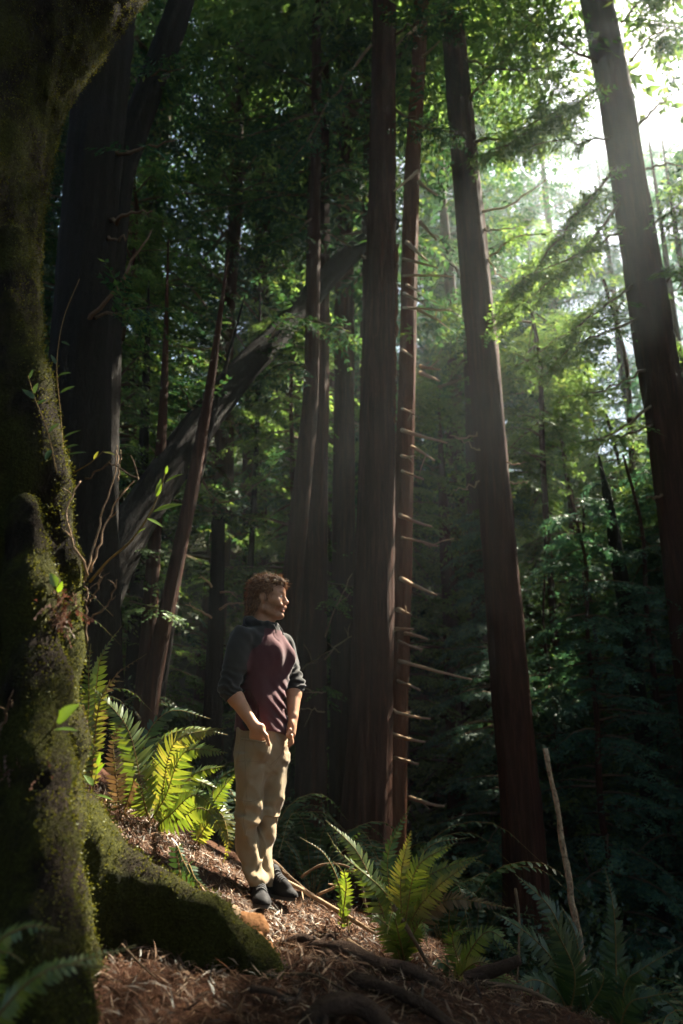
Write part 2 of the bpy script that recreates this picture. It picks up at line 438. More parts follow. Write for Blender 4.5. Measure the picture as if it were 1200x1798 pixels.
# ------------------------------------------------------------------ ground
_bx = [-40, -12, -6, -3, -1.4, -.4, .4, 1.1, 2.5, 5, 10, 20, 45]
_bz = [16, 5.4, 2.7, 1.0, -.14, -.67, -.88, -1.18, -1.95, -2.9, -3.4, -3.2, 6]
_fx = [-40, -6, -2, -.8, 0, 1, 3, 6, 12, 45]
_fz = [8, .1, -.36, -.50, -.60, -.78, -1.6, -2.7, -3.4, 6]
def hgt(x, y):
    x = np.asarray(x, float); y = np.asarray(y, float)
    back = np.interp(x, _bx, _bz); front = np.interp(x, _fx, _fz)
    wx = ss(3.25, 4.25, y)
    z = front + (back - front) * wx + .10 * (np.minimum(y, 4.65) - 4.65) * 0.9 * (y < 4.65)
    z = z - .13 * np.clip(y - 5.0, 0, 8) - .05 * np.clip(y - 13, 0, 5)
    z = z + .62 * np.clip(y - 20, 0, 60) ** 1.0
    near = np.exp(-((y - 4) / 5) ** 2)
    z = z + .035 * vnoise(x * 1.7, y * 1.7, 0 * x, 1) + .018 * vnoise(x * 6, y * 6, 0 * x, 2) * near + .009 * vnoise(x * 19, y * 19, 0 * x, 3) * near
    return z

xs = np.unique(np.concatenate([np.linspace(-45, -4, 60), np.linspace(-4, -2, 40), np.linspace(-2, 2.2, 120), np.linspace(2.2, 6, 50), np.linspace(6, 45, 50)]))
ys = np.unique(np.concatenate([np.linspace(-25, 1.2, 30), np.linspace(1.2, 2.2, 24), np.linspace(2.2, 5.6, 105), np.linspace(5.6, 12, 60), np.linspace(12, 66, 60)]))
GX, GY = np.meshgrid(xs, ys, indexing='ij'); GZ = hgt(GX, GY)
nx_, ny_ = GX.shape
ii = np.arange(nx_ * ny_).reshape(nx_, ny_)
GF = np.stack([ii[:-1, :-1], ii[1:, :-1], ii[1:, 1:], ii[:-1, 1:]], -1).reshape(-1, 4)
obj('ground', mesh_np('ground', np.stack([GX, GY, GZ], -1).reshape(-1, 3), GF), M['ground'], kind='structure')

# ------------------------------------------------------------------ foliage templates
def spray_template(r, L=.55, n=9, leaf=.10, w=.026, ang=58, droop=.25, fork=True):
    """flat feathery twig along +X made of kite leaves, (m,4,3)"""
    Q = []
    def feather(o, d, L, n, leaf):
        side = np.array([-d[1], d[0], 0])
        for i in range(n):
            t = (i + .6) / n; p = o + d * L * t
            for s_ in (-1, 1):
                a = R(ang + r.uniform(-12, 12)) * (1 - .35 * t)
                e = d * math.cos(a) + side * s_ * math.sin(a); e = e + np.array([0, 0, r.uniform(-.35, .25)]); e = nrm(e)
                ll = leaf * (1 - .55 * t ** 2) * r.uniform(.75, 1.15); f = nrm(np.cross([0, 0, 1], e)) * w * .5 * r.uniform(.8, 1.2)
                f = f + np.array([0, 0, r.uniform(-.006, .006)])
                Q.append([p, p + e * ll * .45 + f, p + e * ll, p + e * ll * .45 - f])
        Q.append([o, o + d * L * .5 + side * .004, o + d * (L + leaf * .6), o + d * L * .5 - side * .004])
    feather(np.zeros(3), np.array([1., 0, 0]), L, n, leaf)
    if fork:
        for s_ in (-1, 1):
            for t in (.38,):
                a = R(45) * s_; feather(np.array([L * t, 0, 0]), np.array([math.cos(a), math.sin(a), 0]), L * .42 * (1.15 - t), 3, leaf * .8)
    Q = np.array(Q); Q[..., 2] -= droop * Q[..., 0] ** 2
    return Q

_r = np.random.default_rng(21)
SPR_FINE = [spray_template(_r, .5, 6, .11, .030, droop=.35) for _ in range(4)]
SPR_BIG = [spray_template(_r, .75, 6, .20, .062, fork=False, droop=.3) for _ in range(4)]

def place_sprays(tmpl, O, X, Nn, S, r):
    """copies of spray templates: origins O, axis X, normals Nn, scales S -> (k*m,4,3), index of spray per quad"""
    X = X / np.linalg.norm(X, axis=1, keepdims=True)
    Yv = np.cross(Nn, X); Yv /= np.maximum(np.linalg.norm(Yv, axis=1, keepdims=True), 1e-6); Z = np.cross(X, Yv)
    Rm = np.stack([X, Yv, Z], -1) * S[:, None, None]
    which = r.integers(0, len(tmpl), len(O)); outq = []; ids = []
    for k, T in enumerate(tmpl):
        sel = np.nonzero(which == k)[0]
        if len(sel) == 0: continue
        q = np.einsum('nij,mqj->nmqi', Rm[sel], T) + O[sel][:, None, None]
        outq.append(q.reshape(-1, 4, 3)); ids.append(np.repeat(sel, len(T)))
    return np.concatenate(outq), np.concatenate(ids)

def bough_sprays(r, p0, az, L, el0, droop, n, size, hang=.35):
    """origins/axes/normals/scales for sprays along one bough; also the bough's axis points"""
    t = np.linspace(0, 1, 8); h = L * t * math.cos(el0)
    d = np.array([math.cos(az), math.sin(az), 0]); zz = L * t * math.sin(el0) - droop * L * t ** 2
    axis = p0 + d[None] * h[:, None]; axis[:, 2] += zz
    side = np.array([-d[1], d[0], 0]); O = []; X = []; Nn = []; S = []
    for i in range(n):
        u = .15 + .85 * (i + r.random()) / n; k = min(int(u * 7), 6); f = u * 7 - k
        o = axis[k] * (1 - f) + axis[k + 1] * f; tan = nrm(axis[k + 1] - axis[k])
        s_ = 1 if i % 2 else -1; a = R(r.uniform(28, 68))
        x = tan * math.cos(a) + side * s_ * math.sin(a); x[2] -= hang * r.uniform(.2, 1.2)
        O.append(o); X.append(x); Nn.append(nrm(np.array([r.uniform(-.35, .35), r.uniform(-.35, .35), 1]))); S.append(size * (1.15 - .5 * u) * r.uniform(.75, 1.25))
    O.append(axis[-1]); X.append(axis[-1] - axis[-2] + np.array([0, 0, -.05])); Nn.append(np.array([0, 0, 1.])); S.append(size * .8)
    return axis, np.array(O), np.array(X), np.array(Nn), np.array(S)

LIMB_F = np.array([(i * 4 + j, i * 4 + (j + 1) % 4, (i + 1) * 4 + (j + 1) % 4, (i + 1) * 4 + j) for i in range(3) for j in range(4)])
def limb_mesh(LV):
    n = len(LV); return mesh_np('boughs', LV.reshape(-1, 3), (LIMB_F[None] + np.arange(n)[:, None, None] * 16).reshape(-1, 4))

def crown_template(seed, H, z0, rad, nb, per, tmpl, size, el=(-.15, .25), droop=.3, hang=.35, shape='cone', bare=.0):
    """conifer crown in tree space: (quads, spray centre per quad, limb tubes)"""
    r = np.random.default_rng(seed); A = [[], [], [], []]; LV = []; LC = []
    for i in range(nb):
        f = ((i + r.random()) / nb) ** .9; z = z0 + (H - z0) * f
        k = (1 - f) ** .75 if shape == 'cone' else (math.sin(math.pi * min(1, .22 + .78 * f)) ** .6)
        L = rad * (.25 + .85 * k) * r.uniform(.65, 1.15); az = r.uniform(0, 2 * math.pi)
        ax, O, X, Nn, S = bough_sprays(r, np.array([0, 0, z]), az, L, r.uniform(*el), droop * r.uniform(.5, 1.4), max(4, int(per * (.35 + L / rad * .65))), size, hang)
        for a, b in zip(A, (O, X, Nn, S)): a.append(b)
        ring = ax[[0, 2, 4, 7]]; LV.append(tube_arrays(ring, np.array([.035, .026, .016, .005]) * (.4 + L / 3), 4, cap=False)[0]); LC.append(ring)
    O, X, Nn, S = [np.concatenate(a) for a in A]
    Q, ids = place_sprays(tmpl, O, X, Nn, S, r)
    return dict(Q=Q, C=O[ids], LV=np.array(LV), LC=np.array(LC), H=H, z0=z0)

def trunk_mesh(name, pts, rad, sides=28, step=.14, ridge=.05, seed=0, flare=0.0, nridge=9):
    P = np.asarray(pts, float); L = np.concatenate([[0], np.cumsum(np.linalg.norm(np.diff(P, axis=0), axis=1))])
    n = max(6, int(L[-1] / step)); ax = curve(P, n)
    La = np.concatenate([[0], np.cumsum(np.linalg.norm(np.diff(ax, axis=0), axis=1))])
    rr = np.interp(La / La[-1], L / L[-1], rad)
    th = np.arange(sides) / sides * 2 * math.pi
    T, A, B = frames(ax)
    c, s_ = np.cos(th)[None], np.sin(th)[None]
    zz = La[:, None]
    nz = vnoise(c * nridge * .33 * 2 + seed * 3.7, s_ * nridge * .33 * 2, zz * .45 + seed, seed) + .6 * vnoise(c * nridge * 1.4, s_ * nridge * 1.4, zz * 1.2, seed + 1) + .35 * vnoise(c * 2, s_ * 2, zz * 6, seed + 2)
    fl = 1 + flare * np.exp(-zz / .5) * (1 + .35 * np.cos(th * 5 + seed)[None])
    r2 = rr[:, None] * fl * (1 + ridge * nz)
    V = ax[:, None] + (A[:, None] * c[..., None] + B[:, None] * s_[..., None]) * r2[..., None]
    i0 = np.arange(n * sides).reshape(n, sides); nx2 = np.roll(i0, -1, 1)
    F = np.stack([i0[:-1], nx2[:-1], nx2[1:], i0[1:]], -1).reshape(-1, 4)
    return mesh_np(name, V.reshape(-1, 3), F), ax

CROWNS = {
    'a': crown_template(1, 26, 2.5, 3.6, 105, 22, SPR_BIG, 1.1, (-.2, .2), .28, .4),
    'b': crown_template(2, 24, 3.5, 3.1, 95, 20, SPR_BIG, 1.1, (-.35, .1), .34, .5),
    'c': crown_template(3, 22, 1.0, 3.4, 105, 22, SPR_BIG, 1.0, (-.1, .3), .25, .3),
    'h': crown_template(4, 28, 12.0, 3.6, 70, 22, SPR_BIG, 1.2, (-.2, .3), .25, .35, 'dome'),
    'l': crown_template(5, 12, .6, 2.4, 75, 20, SPR_FINE, 1.45, (-.1, .25), .26, .3),
}
CROWN_ME = {k: mesh_quads('crown_foliage', c['Q']) for k, c in CROWNS.items()}
LIMB_ME = {k: limb_mesh(c['LV']) for k, c in CROWNS.items()}
def template_trunk(H, r0, seed):
    z = np.linspace(-.8, H, 8); w = np.random.default_rng(seed)
    pts = np.stack([w.normal(0, .06, 8), w.normal(0, .06, 8), z], 1); pts[0, :2] = 0
    return trunk_mesh('tree_trunk', pts, np.interp(z, [-.8, 0, H], [r0 * 1.2, r0, .03]), 14, .5, .06, seed)[0]
TRUNK_ME = {k: template_trunk(c['H'], {'a': .34, 'b': .28, 'c': .27, 'h': .38, 'l': .10}[k], i) for i, (k, c) in enumerate(CROWNS.items())}

def bg_tree(name, kind, x, y, s, label, group, leaf='conifer', bark='redwood', cat='tree', dz=0.0, lean=(0, 0), zlo=None):
    z = float(hgt(x, y)) + dz; rot = rng.uniform(0, 6.28)
    root = empty(name, (x, y, z), label, cat, group); root.rotation_euler = (lean[0], lean[1], rot); root.scale = (s, s, s)
    Mx = Matrix.LocRotScale(root.location, root.rotation_euler, root.scale); Mn = np.array(Mx)
    Cw = CROWNS[kind]['C'] @ Mn[:3, :3].T + Mn[:3, 3]
    bad = in_beam(Cw) if group not in ('conifers on the far slope', 'conifers of the left background') else np.zeros(len(Cw), bool)
    if zlo is not None: bad |= CROWNS[kind]['C'][:, 2] < zlo
    me = CROWN_ME[kind]
    lm = LIMB_ME[kind]
    if bad.mean() > .016: me = mesh_quads('crown_foliage', CROWNS[kind]['Q'][~bad])
    LC = CROWNS[kind]['LC'] @ Mn[:3, :3].T + Mn[:3, 3]; lb_ = in_beam(LC.reshape(-1, 3), 0).reshape(-1, 4).any(1)
    if lb_.sum() > 1: lm = limb_mesh(CROWNS[kind]['LV'][~lb_])
    for nm, m_, mt in (('crown', me, M[leaf]), ('trunk', TRUNK_ME[kind], M[bark]), ('limbs', lm, M['twig'])):
        if not m_.materials: m_.materials.append(mt)
        o = bpy.data.objects.new(nm if nm != 'limbs' else 'boughs', m_); COL.objects.link(o); o.parent = root
        if nm == 'limbs': o['kind'] = 'stuff'
        if m_.materials[0] != mt:
            o.material_slots[0].link = 'OBJECT'; o.material_slots[0].material = mt
    return root

# ------------------------------------------------------------------ the trees one can tell apart
def hero_pts(px, Y, ztop, dY=0.0):
    """px: list of (x, y, width) top to bottom in the photograph -> axis points bottom to top and radii"""
    P = []; Rr = []
    for i, (x, y, w, *yy) in enumerate(px):
        p = at(x, y, yy[0] if yy else Y); depth = p[1] * math.cos(TILT) + p[2] * math.sin(TILT)
        P.append(p); Rr.append(w / 2 * depth / FPX)
    P = P[::-1]; Rr = Rr[::-1]
    # foot: carry the lowest stretch down into the ground
    d = nrm(P[0] - P[1]); g = hgt(P[0][0], P[0][1]) - .35
    if P[0][2] > g:
        f = P[0] + d * (P[0][2] - g) / max(-d[2], .2); P.insert(0, f); Rr.insert(0, Rr[0] * 1.06)
    if ztop is not None and P[-1][2] < ztop:
        d = nrm(P[-1] - P[-2]); d = nrm(d + np.array([0, 0, .6])); k = (ztop - P[-1][2]) / d[2]
        for f, q in ((.4, .8), (1, .25)):
            P.append(P[-1] + d * k * (f if f < 1 else .6)); Rr.append(Rr[-1] * q if f < 1 else .04)
    return np.array(P), np.array(Rr)

def hero(name, px, Y, label, bark='redwood', ztop=24, sides=40, ridge=.085, seed=0, flare=.0, crown=None, leaf='redwood_leaf', cat='tree', group=None, step=.17):
    P, Rr = hero_pts(px, Y, ztop)
    me, ax = trunk_mesh('tree_trunk', P, Rr, sides, step, ridge, seed, flare)
    root = empty(name, (P[0][0], P[0][1], float(hgt(P[0][0], P[0][1]))), label, cat, group)
    obj('trunk', me, M[bark], root)
    if crown:
        k, dz, s = crown; top = P[-1]; C = CROWNS[k]
        base = np.array([np.interp(dz, P[:, 2], P[:, 0]), np.interp(dz, P[:, 2], P[:, 1]), 0])
        zc = dz; a = rng.uniform(0, 6.28); ca, sa = math.cos(a), math.sin(a); Rm = np.array([[ca, -sa, 0], [sa, ca, 0], [0, 0, 1]]) * s
        lean = (P[-1] - base) / max(P[-1][2] - 0, 1)
        tr = lambda V: (lambda w: w + np.array([0, 0, zc - C['z0'] * s]) + np.stack([np.interp(w[..., 2] + zc - C['z0'] * s, P[:, 2], P[:, 0]), np.interp(w[..., 2] + zc - C['z0'] * s, P[:, 2], P[:, 1]), 0 * w[..., 2]], -1))(V @ Rm.T)
        Cw = tr(C['C']); keep = ~in_beam(Cw) & (np.random.default_rng(seed).random(len(Cw)) < .55)
        q = (C['Q'][keep] - C['C'][keep][:, None]) * 1.35
        Qw = q @ Rm.T + Cw[keep][:, None]
        obj('crown', mesh_quads('crown_foliage', Qw), M[leaf], root, smooth=False)
    return root, P, Rr

def dead_branch(root, a, b, r0, sag=.0, wig=.02, name='dead_branch', mat='deadwood', r1=None, n=10, sides=6, kinks=0, seed=0):
    r = np.random.default_rng(seed + int(abs(a[0] * 991 + a[2] * 377)))
    t = np.linspace(0, 1, n)[:, None]; P = a + (b - a) * t
    P[:, 2] += -sag * (4 * t[:, 0] * (1 - t[:, 0])); L = np.linalg.norm(b - a)
    P[1:] += np.cumsum(r.normal(0, wig * L / n ** .5, (n - 1, 3)), 0) * .6
    mb = MB(); mb.tube(P, np.linspace(r0, r1 if r1 is not None else r0 * .35, n), sides, .25, seed + 3)
    for k in range(kinks):
        i = r.integers(2, n - 1); d = nrm(nrm(b - a) + r.normal(0, .55, 3)); l = L * r.uniform(.12, .35)
        mb.tube(curve([P[i], P[i] + d * l * .5 + r.normal(0, .02, 3), P[i] + d * l], 5), np.linspace(r0 * .4, r0 * .12, 5), 4)
    o = obj(name, mb.build(name), M[mat], root); return o, P

def limb_with_sprays(root, P, r0, n, size, leaf, seed, hang=.4, tmpl=None, name='bough', start=.2, leafname='needles'):
    r = np.random.default_rng(seed); P = np.asarray(P); m = len(P)
    mb = MB(); mb.tube(P, np.linspace(r0, r0 * .15, m), 6, .2, seed)
    side0 = None; O = []; X = []; Nn = []; S = []
    for i in range(n):
        u = start + (1 - start) * (i + r.random()) / n; k = min(int(u * (m - 1)), m - 2); f = u * (m - 1) - k
        o = P[k] * (1 - f) + P[k + 1] * f; tan = nrm(P[k + 1] - P[k]); side = nrm(np.cross([0, 0, 1], tan))
        a = R(r.uniform(20, 80)); x = tan * math.cos(a) + side * (1 if i % 2 else -1) * math.sin(a) + r.normal(0, .22, 3); x[2] -= hang * r.uniform(-.2, 1.3)
        O.append(o); X.append(x); Nn.append(np.array([r.uniform(-.4, .4), r.uniform(-.4, .4), 1])); S.append(size * (1.15 - .55 * u) * r.uniform(.6, 1.3))
    b = obj(name, mb.build(name), M['twig'], root)
    if n:
        O, X, Nn, S = map(np.array, (O, X, Nn, S))
        Q, ids = place_sprays(tmpl or SPR_FINE, O, X, Nn, S, r)
        k = ~in_beam(O[ids], .03)
        if k.any(): obj(leafname, mesh_quads(leafname, Q[k]), M[leaf], b, smooth=False)
    return b

# tall trunk in the middle, right of the man
T7, P7, R7 = hero('redwood_tree', [(676, -40, 40), (674, 100, 41), (672, 300, 46), (669, 500, 53), (665, 700, 59), (660, 900, 66), (655, 1100, 72), (650, 1300, 80), (643, 1460, 92), (640, 1540, 104)], 10.0,
    'thick dark redwood trunk just right of the man, sunlit flakes down its right edge', seed=1, flare=.15, crown=('h', 12.5, 1.0))
# slender trunk behind it, with dead stubs
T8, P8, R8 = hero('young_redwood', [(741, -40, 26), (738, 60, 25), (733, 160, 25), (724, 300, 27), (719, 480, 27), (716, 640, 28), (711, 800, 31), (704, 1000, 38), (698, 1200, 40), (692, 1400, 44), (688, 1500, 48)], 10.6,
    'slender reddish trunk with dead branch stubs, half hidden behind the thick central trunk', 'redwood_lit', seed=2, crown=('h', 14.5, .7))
T9, P9, R9 = hero('redwood_tree', [(783, -40, 36), (797, 60, 40), (813, 250, 44), (832, 450, 50), (851, 650, 54), (867, 850, 58), (884, 1050, 62), (900, 1250, 66), (915, 1450, 72), (922, 1560, 78), (926, 1640, 90)], 11.0,
    'tall dark trunk leaning left up the picture, right of the central pair', seed=3, flare=.12, crown=('h', 12.0, 1.05))
T10, P10, R10 = hero('redwood_tree', [(1036, -60, 50), (1055, 40, 54), (1083, 180, 57), (1110, 350, 60), (1134, 500, 64), (1158, 650, 67), (1180, 800, 71), (1200, 950, 75), (1224, 1150, 80), (1262, 1500, 88)], 11.5,
    'dark trunk leaning in from the right edge against the bright sky', seed=4, crown=('h', 12.5, 1.1))
# left group
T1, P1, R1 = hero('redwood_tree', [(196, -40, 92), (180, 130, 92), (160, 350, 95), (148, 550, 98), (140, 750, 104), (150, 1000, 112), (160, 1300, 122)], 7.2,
    'big shadowed trunk directly behind the mossy tree at the left', bark='shaded_greybark', seed=5, sides=48, crown=('h', 12.0, 1.0))
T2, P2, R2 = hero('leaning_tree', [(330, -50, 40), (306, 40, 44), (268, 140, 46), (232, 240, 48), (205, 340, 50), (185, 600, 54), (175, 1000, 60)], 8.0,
    'dark stem bending up to the right from behind the big shadowed trunk', 'shaded_greybark', seed=6, ztop=16, crown=('h', 12.5, .7))
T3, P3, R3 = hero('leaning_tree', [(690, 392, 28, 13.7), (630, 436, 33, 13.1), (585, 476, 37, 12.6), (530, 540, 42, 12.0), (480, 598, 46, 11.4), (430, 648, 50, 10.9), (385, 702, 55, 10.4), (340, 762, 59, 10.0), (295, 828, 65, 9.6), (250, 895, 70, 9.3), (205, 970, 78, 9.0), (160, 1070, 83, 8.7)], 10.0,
    'dark trunk leaning steeply to the right across the left background', 'shaded_greybark', seed=7, ztop=None)
T4, P4, R4 = hero('young_redwood', [(556, -40, 15), (556, 180, 17), (554, 350, 19), (551, 500, 22), (546, 680, 27), (536, 800, 30), (524, 920, 33), (512, 1040, 36), (498, 1200, 40), (480, 1400, 44)], 11.5,
    'thin trunk that rises behind the man from above his head', seed=8, crown=('h', 12.0, .9))
T5, P5, R5 = hero('redwood_tree', [(562, -40, 30), (560, 300, 36), (557, 600, 42), (554, 800, 46), (551, 1000, 49), (548, 1200, 52), (545, 1400, 55), (543, 1510, 58)], 13.0,
    'dark trunk close behind the man, between his shoulder and the central pair', seed=9, crown=('h', 16.5, .9))
T6, P6, R6 = hero('redwood_tree', [(606, -40, 22), (606, 300, 28), (605, 600, 34), (604, 850, 39), (603, 1100, 43), (602, 1300, 45), (601, 1480, 48)], 14.5,
    'hazy grey trunk seen just left of the thick central trunk', seed=10, crown=('h', 17.5, .9))
# snag
Ts, Ps, Rs = hero('broken_snag', [(384, 915, 21), (382, 1000, 24), (379, 1100, 28), (375, 1200, 31), (371, 1300, 34), (366, 1420, 38)], 8.2,
    'broken snag with a splintered top standing behind the man at left', 'shaded_greybark', ztop=None, seed=11, cat='dead tree')
mb = MB()
for k, (dx, dz, w) in enumerate(((-.05, .05, .028), (-.015, .02, .03), (.03, .07, .03), (.05, .03, .022))):
    b = Ps[-1] + np.array([dx, 0, -.06]); mb.tube([b, b + [0, 0, .05], b + [dx * .2, .01, .06 + dz]], [w, w * .8, .003], 5, .2, k)
obj('splinter', mb.build('splinter'), M['shaded_greybark'], Ts)
for i, (nm, px, Y, lb, bk) in enumerate([
    ('young_redwood', [(296, 420, 2), (290, 640, 12), (282, 800, 18), (272, 950, 23), (262, 1100, 27), (250, 1230, 30)], 9.5, 'straight thin trunk between the leaning tree and the shadowed trunk, reddish in shade', 'redwood'),
    ('young_redwood', [(402, 440, 2), (375, 640, 14), (352, 780, 20), (325, 920, 24), (296, 1060, 27), (272, 1180, 30), (262, 1250, 33)], 9.2, 'thin trunk leaning right, left of the broken snag', 'redwood'),
    ('young_redwood', [(430, 520, 2), (398, 640, 7), (372, 740, 10), (345, 860, 12), (318, 980, 14), (300, 1100, 16)], 9.8, 'very thin stem leaning right beside the leaning thin trunk', 'shaded_greybark'),
    ('young_redwood', [(262, 480, 2), (256, 700, 16), (250, 850, 20), (243, 1000, 23), (232, 1200, 27)], 10.4, 'straight shaded thin trunk farthest left behind the ferns', 'shaded_greybark'),
    ('young_redwood', [(458, 480, 1), (455, 640, 7), (450, 800, 9), (440, 1000, 11)], 15.0, 'distant pole of a tree behind the man\'s head', 'shaded_greybark'),
    ('redwood_tree', [(1052, 800, 3), (1068, 880, 17), (1088, 1000, 26), (1118, 1200, 28), (1140, 1400, 30), (1160, 1640, 32)], 12.5, 'thin dark trunk leaning left in the shade at far right', 'shaded_greybark'),
    ('redwood_tree', [(1004, 860, 4), (1014, 1000, 30), (1026, 1150, 38), (1034, 1400, 42)], 16.0, 'stout shaded trunk deep among the dark conifers at right', 'redwood'),
    ('redwood_tree', [(770, 700, 3), (782, 950, 20), (790, 1050, 26), (795, 1200, 29), (800, 1350, 32)], 17.0, 'distant trunk between the central pair and the trunk leaning left', 'redwood'),
]):
    hero(nm, px, Y, lb, bk, ztop=None, sides=20, seed=20 + i, step=.2)

# dead stubs on the slender trunk and its neighbours
stubs = [(696, 613, 725, 626), (731, 643, 776, 648), (731, 655, 771, 664), (698, 718, 734, 725), (698, 755, 784, 775), (715, 784, 765, 807), (698, 827, 748, 838),
         (698, 944, 776, 953), (696, 1016, 762, 1042), (683, 1104, 724, 1106), (704, 1112, 747, 1122), (693, 1126, 744, 1139), (692, 1160, 832, 1185), (691, 1195, 736, 1207),
         (678, 1242, 709, 1252), (688, 1250, 760, 1259), (678, 1288, 744, 1305), (700, 484, 790, 485), (700, 540, 787, 541), (727, 545, 774, 562), (706, 425, 755, 460),
         (730, 390, 768, 420), (706, 500, 740, 515), (712, 1400, 778, 1416), (735, 100, 775, 70), (730, 230, 770, 200), (728, 320, 762, 345), (735, 40, 690, 90), (726, 300, 690, 330),
         (700, 455, 772, 470), (702, 515, 748, 527), (698, 800, 726, 796), (694, 905, 760, 924), (690, 1070, 722, 1078), (684, 1330, 730, 1345)]
for i, (x0, y0, x1, y1) in enumerate(stubs):
    yb = 10.35; dead_branch(T8, at(x0 + 8, y0, yb + .1), at(x1 + rng.uniform(-8, 6), y1 + rng.uniform(-3, 7), yb - .35 - .25 * (i % 3)), .018 + .018 * rng.random(), rng.uniform(-.008, .012), .012, kinks=(0, 1, 0, 2)[i % 4], r1=.012, seed=i)
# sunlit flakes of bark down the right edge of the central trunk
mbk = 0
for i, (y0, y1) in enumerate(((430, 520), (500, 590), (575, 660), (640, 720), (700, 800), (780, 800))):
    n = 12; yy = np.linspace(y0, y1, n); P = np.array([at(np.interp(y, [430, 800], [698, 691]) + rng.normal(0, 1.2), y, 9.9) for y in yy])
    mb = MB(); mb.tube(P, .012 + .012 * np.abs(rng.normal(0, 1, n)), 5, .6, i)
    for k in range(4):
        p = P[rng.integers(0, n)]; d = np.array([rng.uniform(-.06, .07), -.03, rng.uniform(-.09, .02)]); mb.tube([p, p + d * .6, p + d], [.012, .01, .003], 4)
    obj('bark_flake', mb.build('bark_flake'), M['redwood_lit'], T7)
# leaf tuft shining on the slender trunk
r = np.random.default_rng(5)
p0 = at(722, 582, 10.1); Q, _ = place_sprays(SPR_FINE, np.repeat([p0], 9, 0) + r.normal(0, .04, (9, 3)), r.normal(0, 1, (9, 3)) * [1, .5, .5], np.tile([0, -.5, 1.], (9, 1)) + r.normal(0, .2, (9, 3)), np.full(9, .32), r)
obj('leaf_tuft', mesh_quads('leaf_tuft', Q), M['freshleaf'], T8, smooth=False)

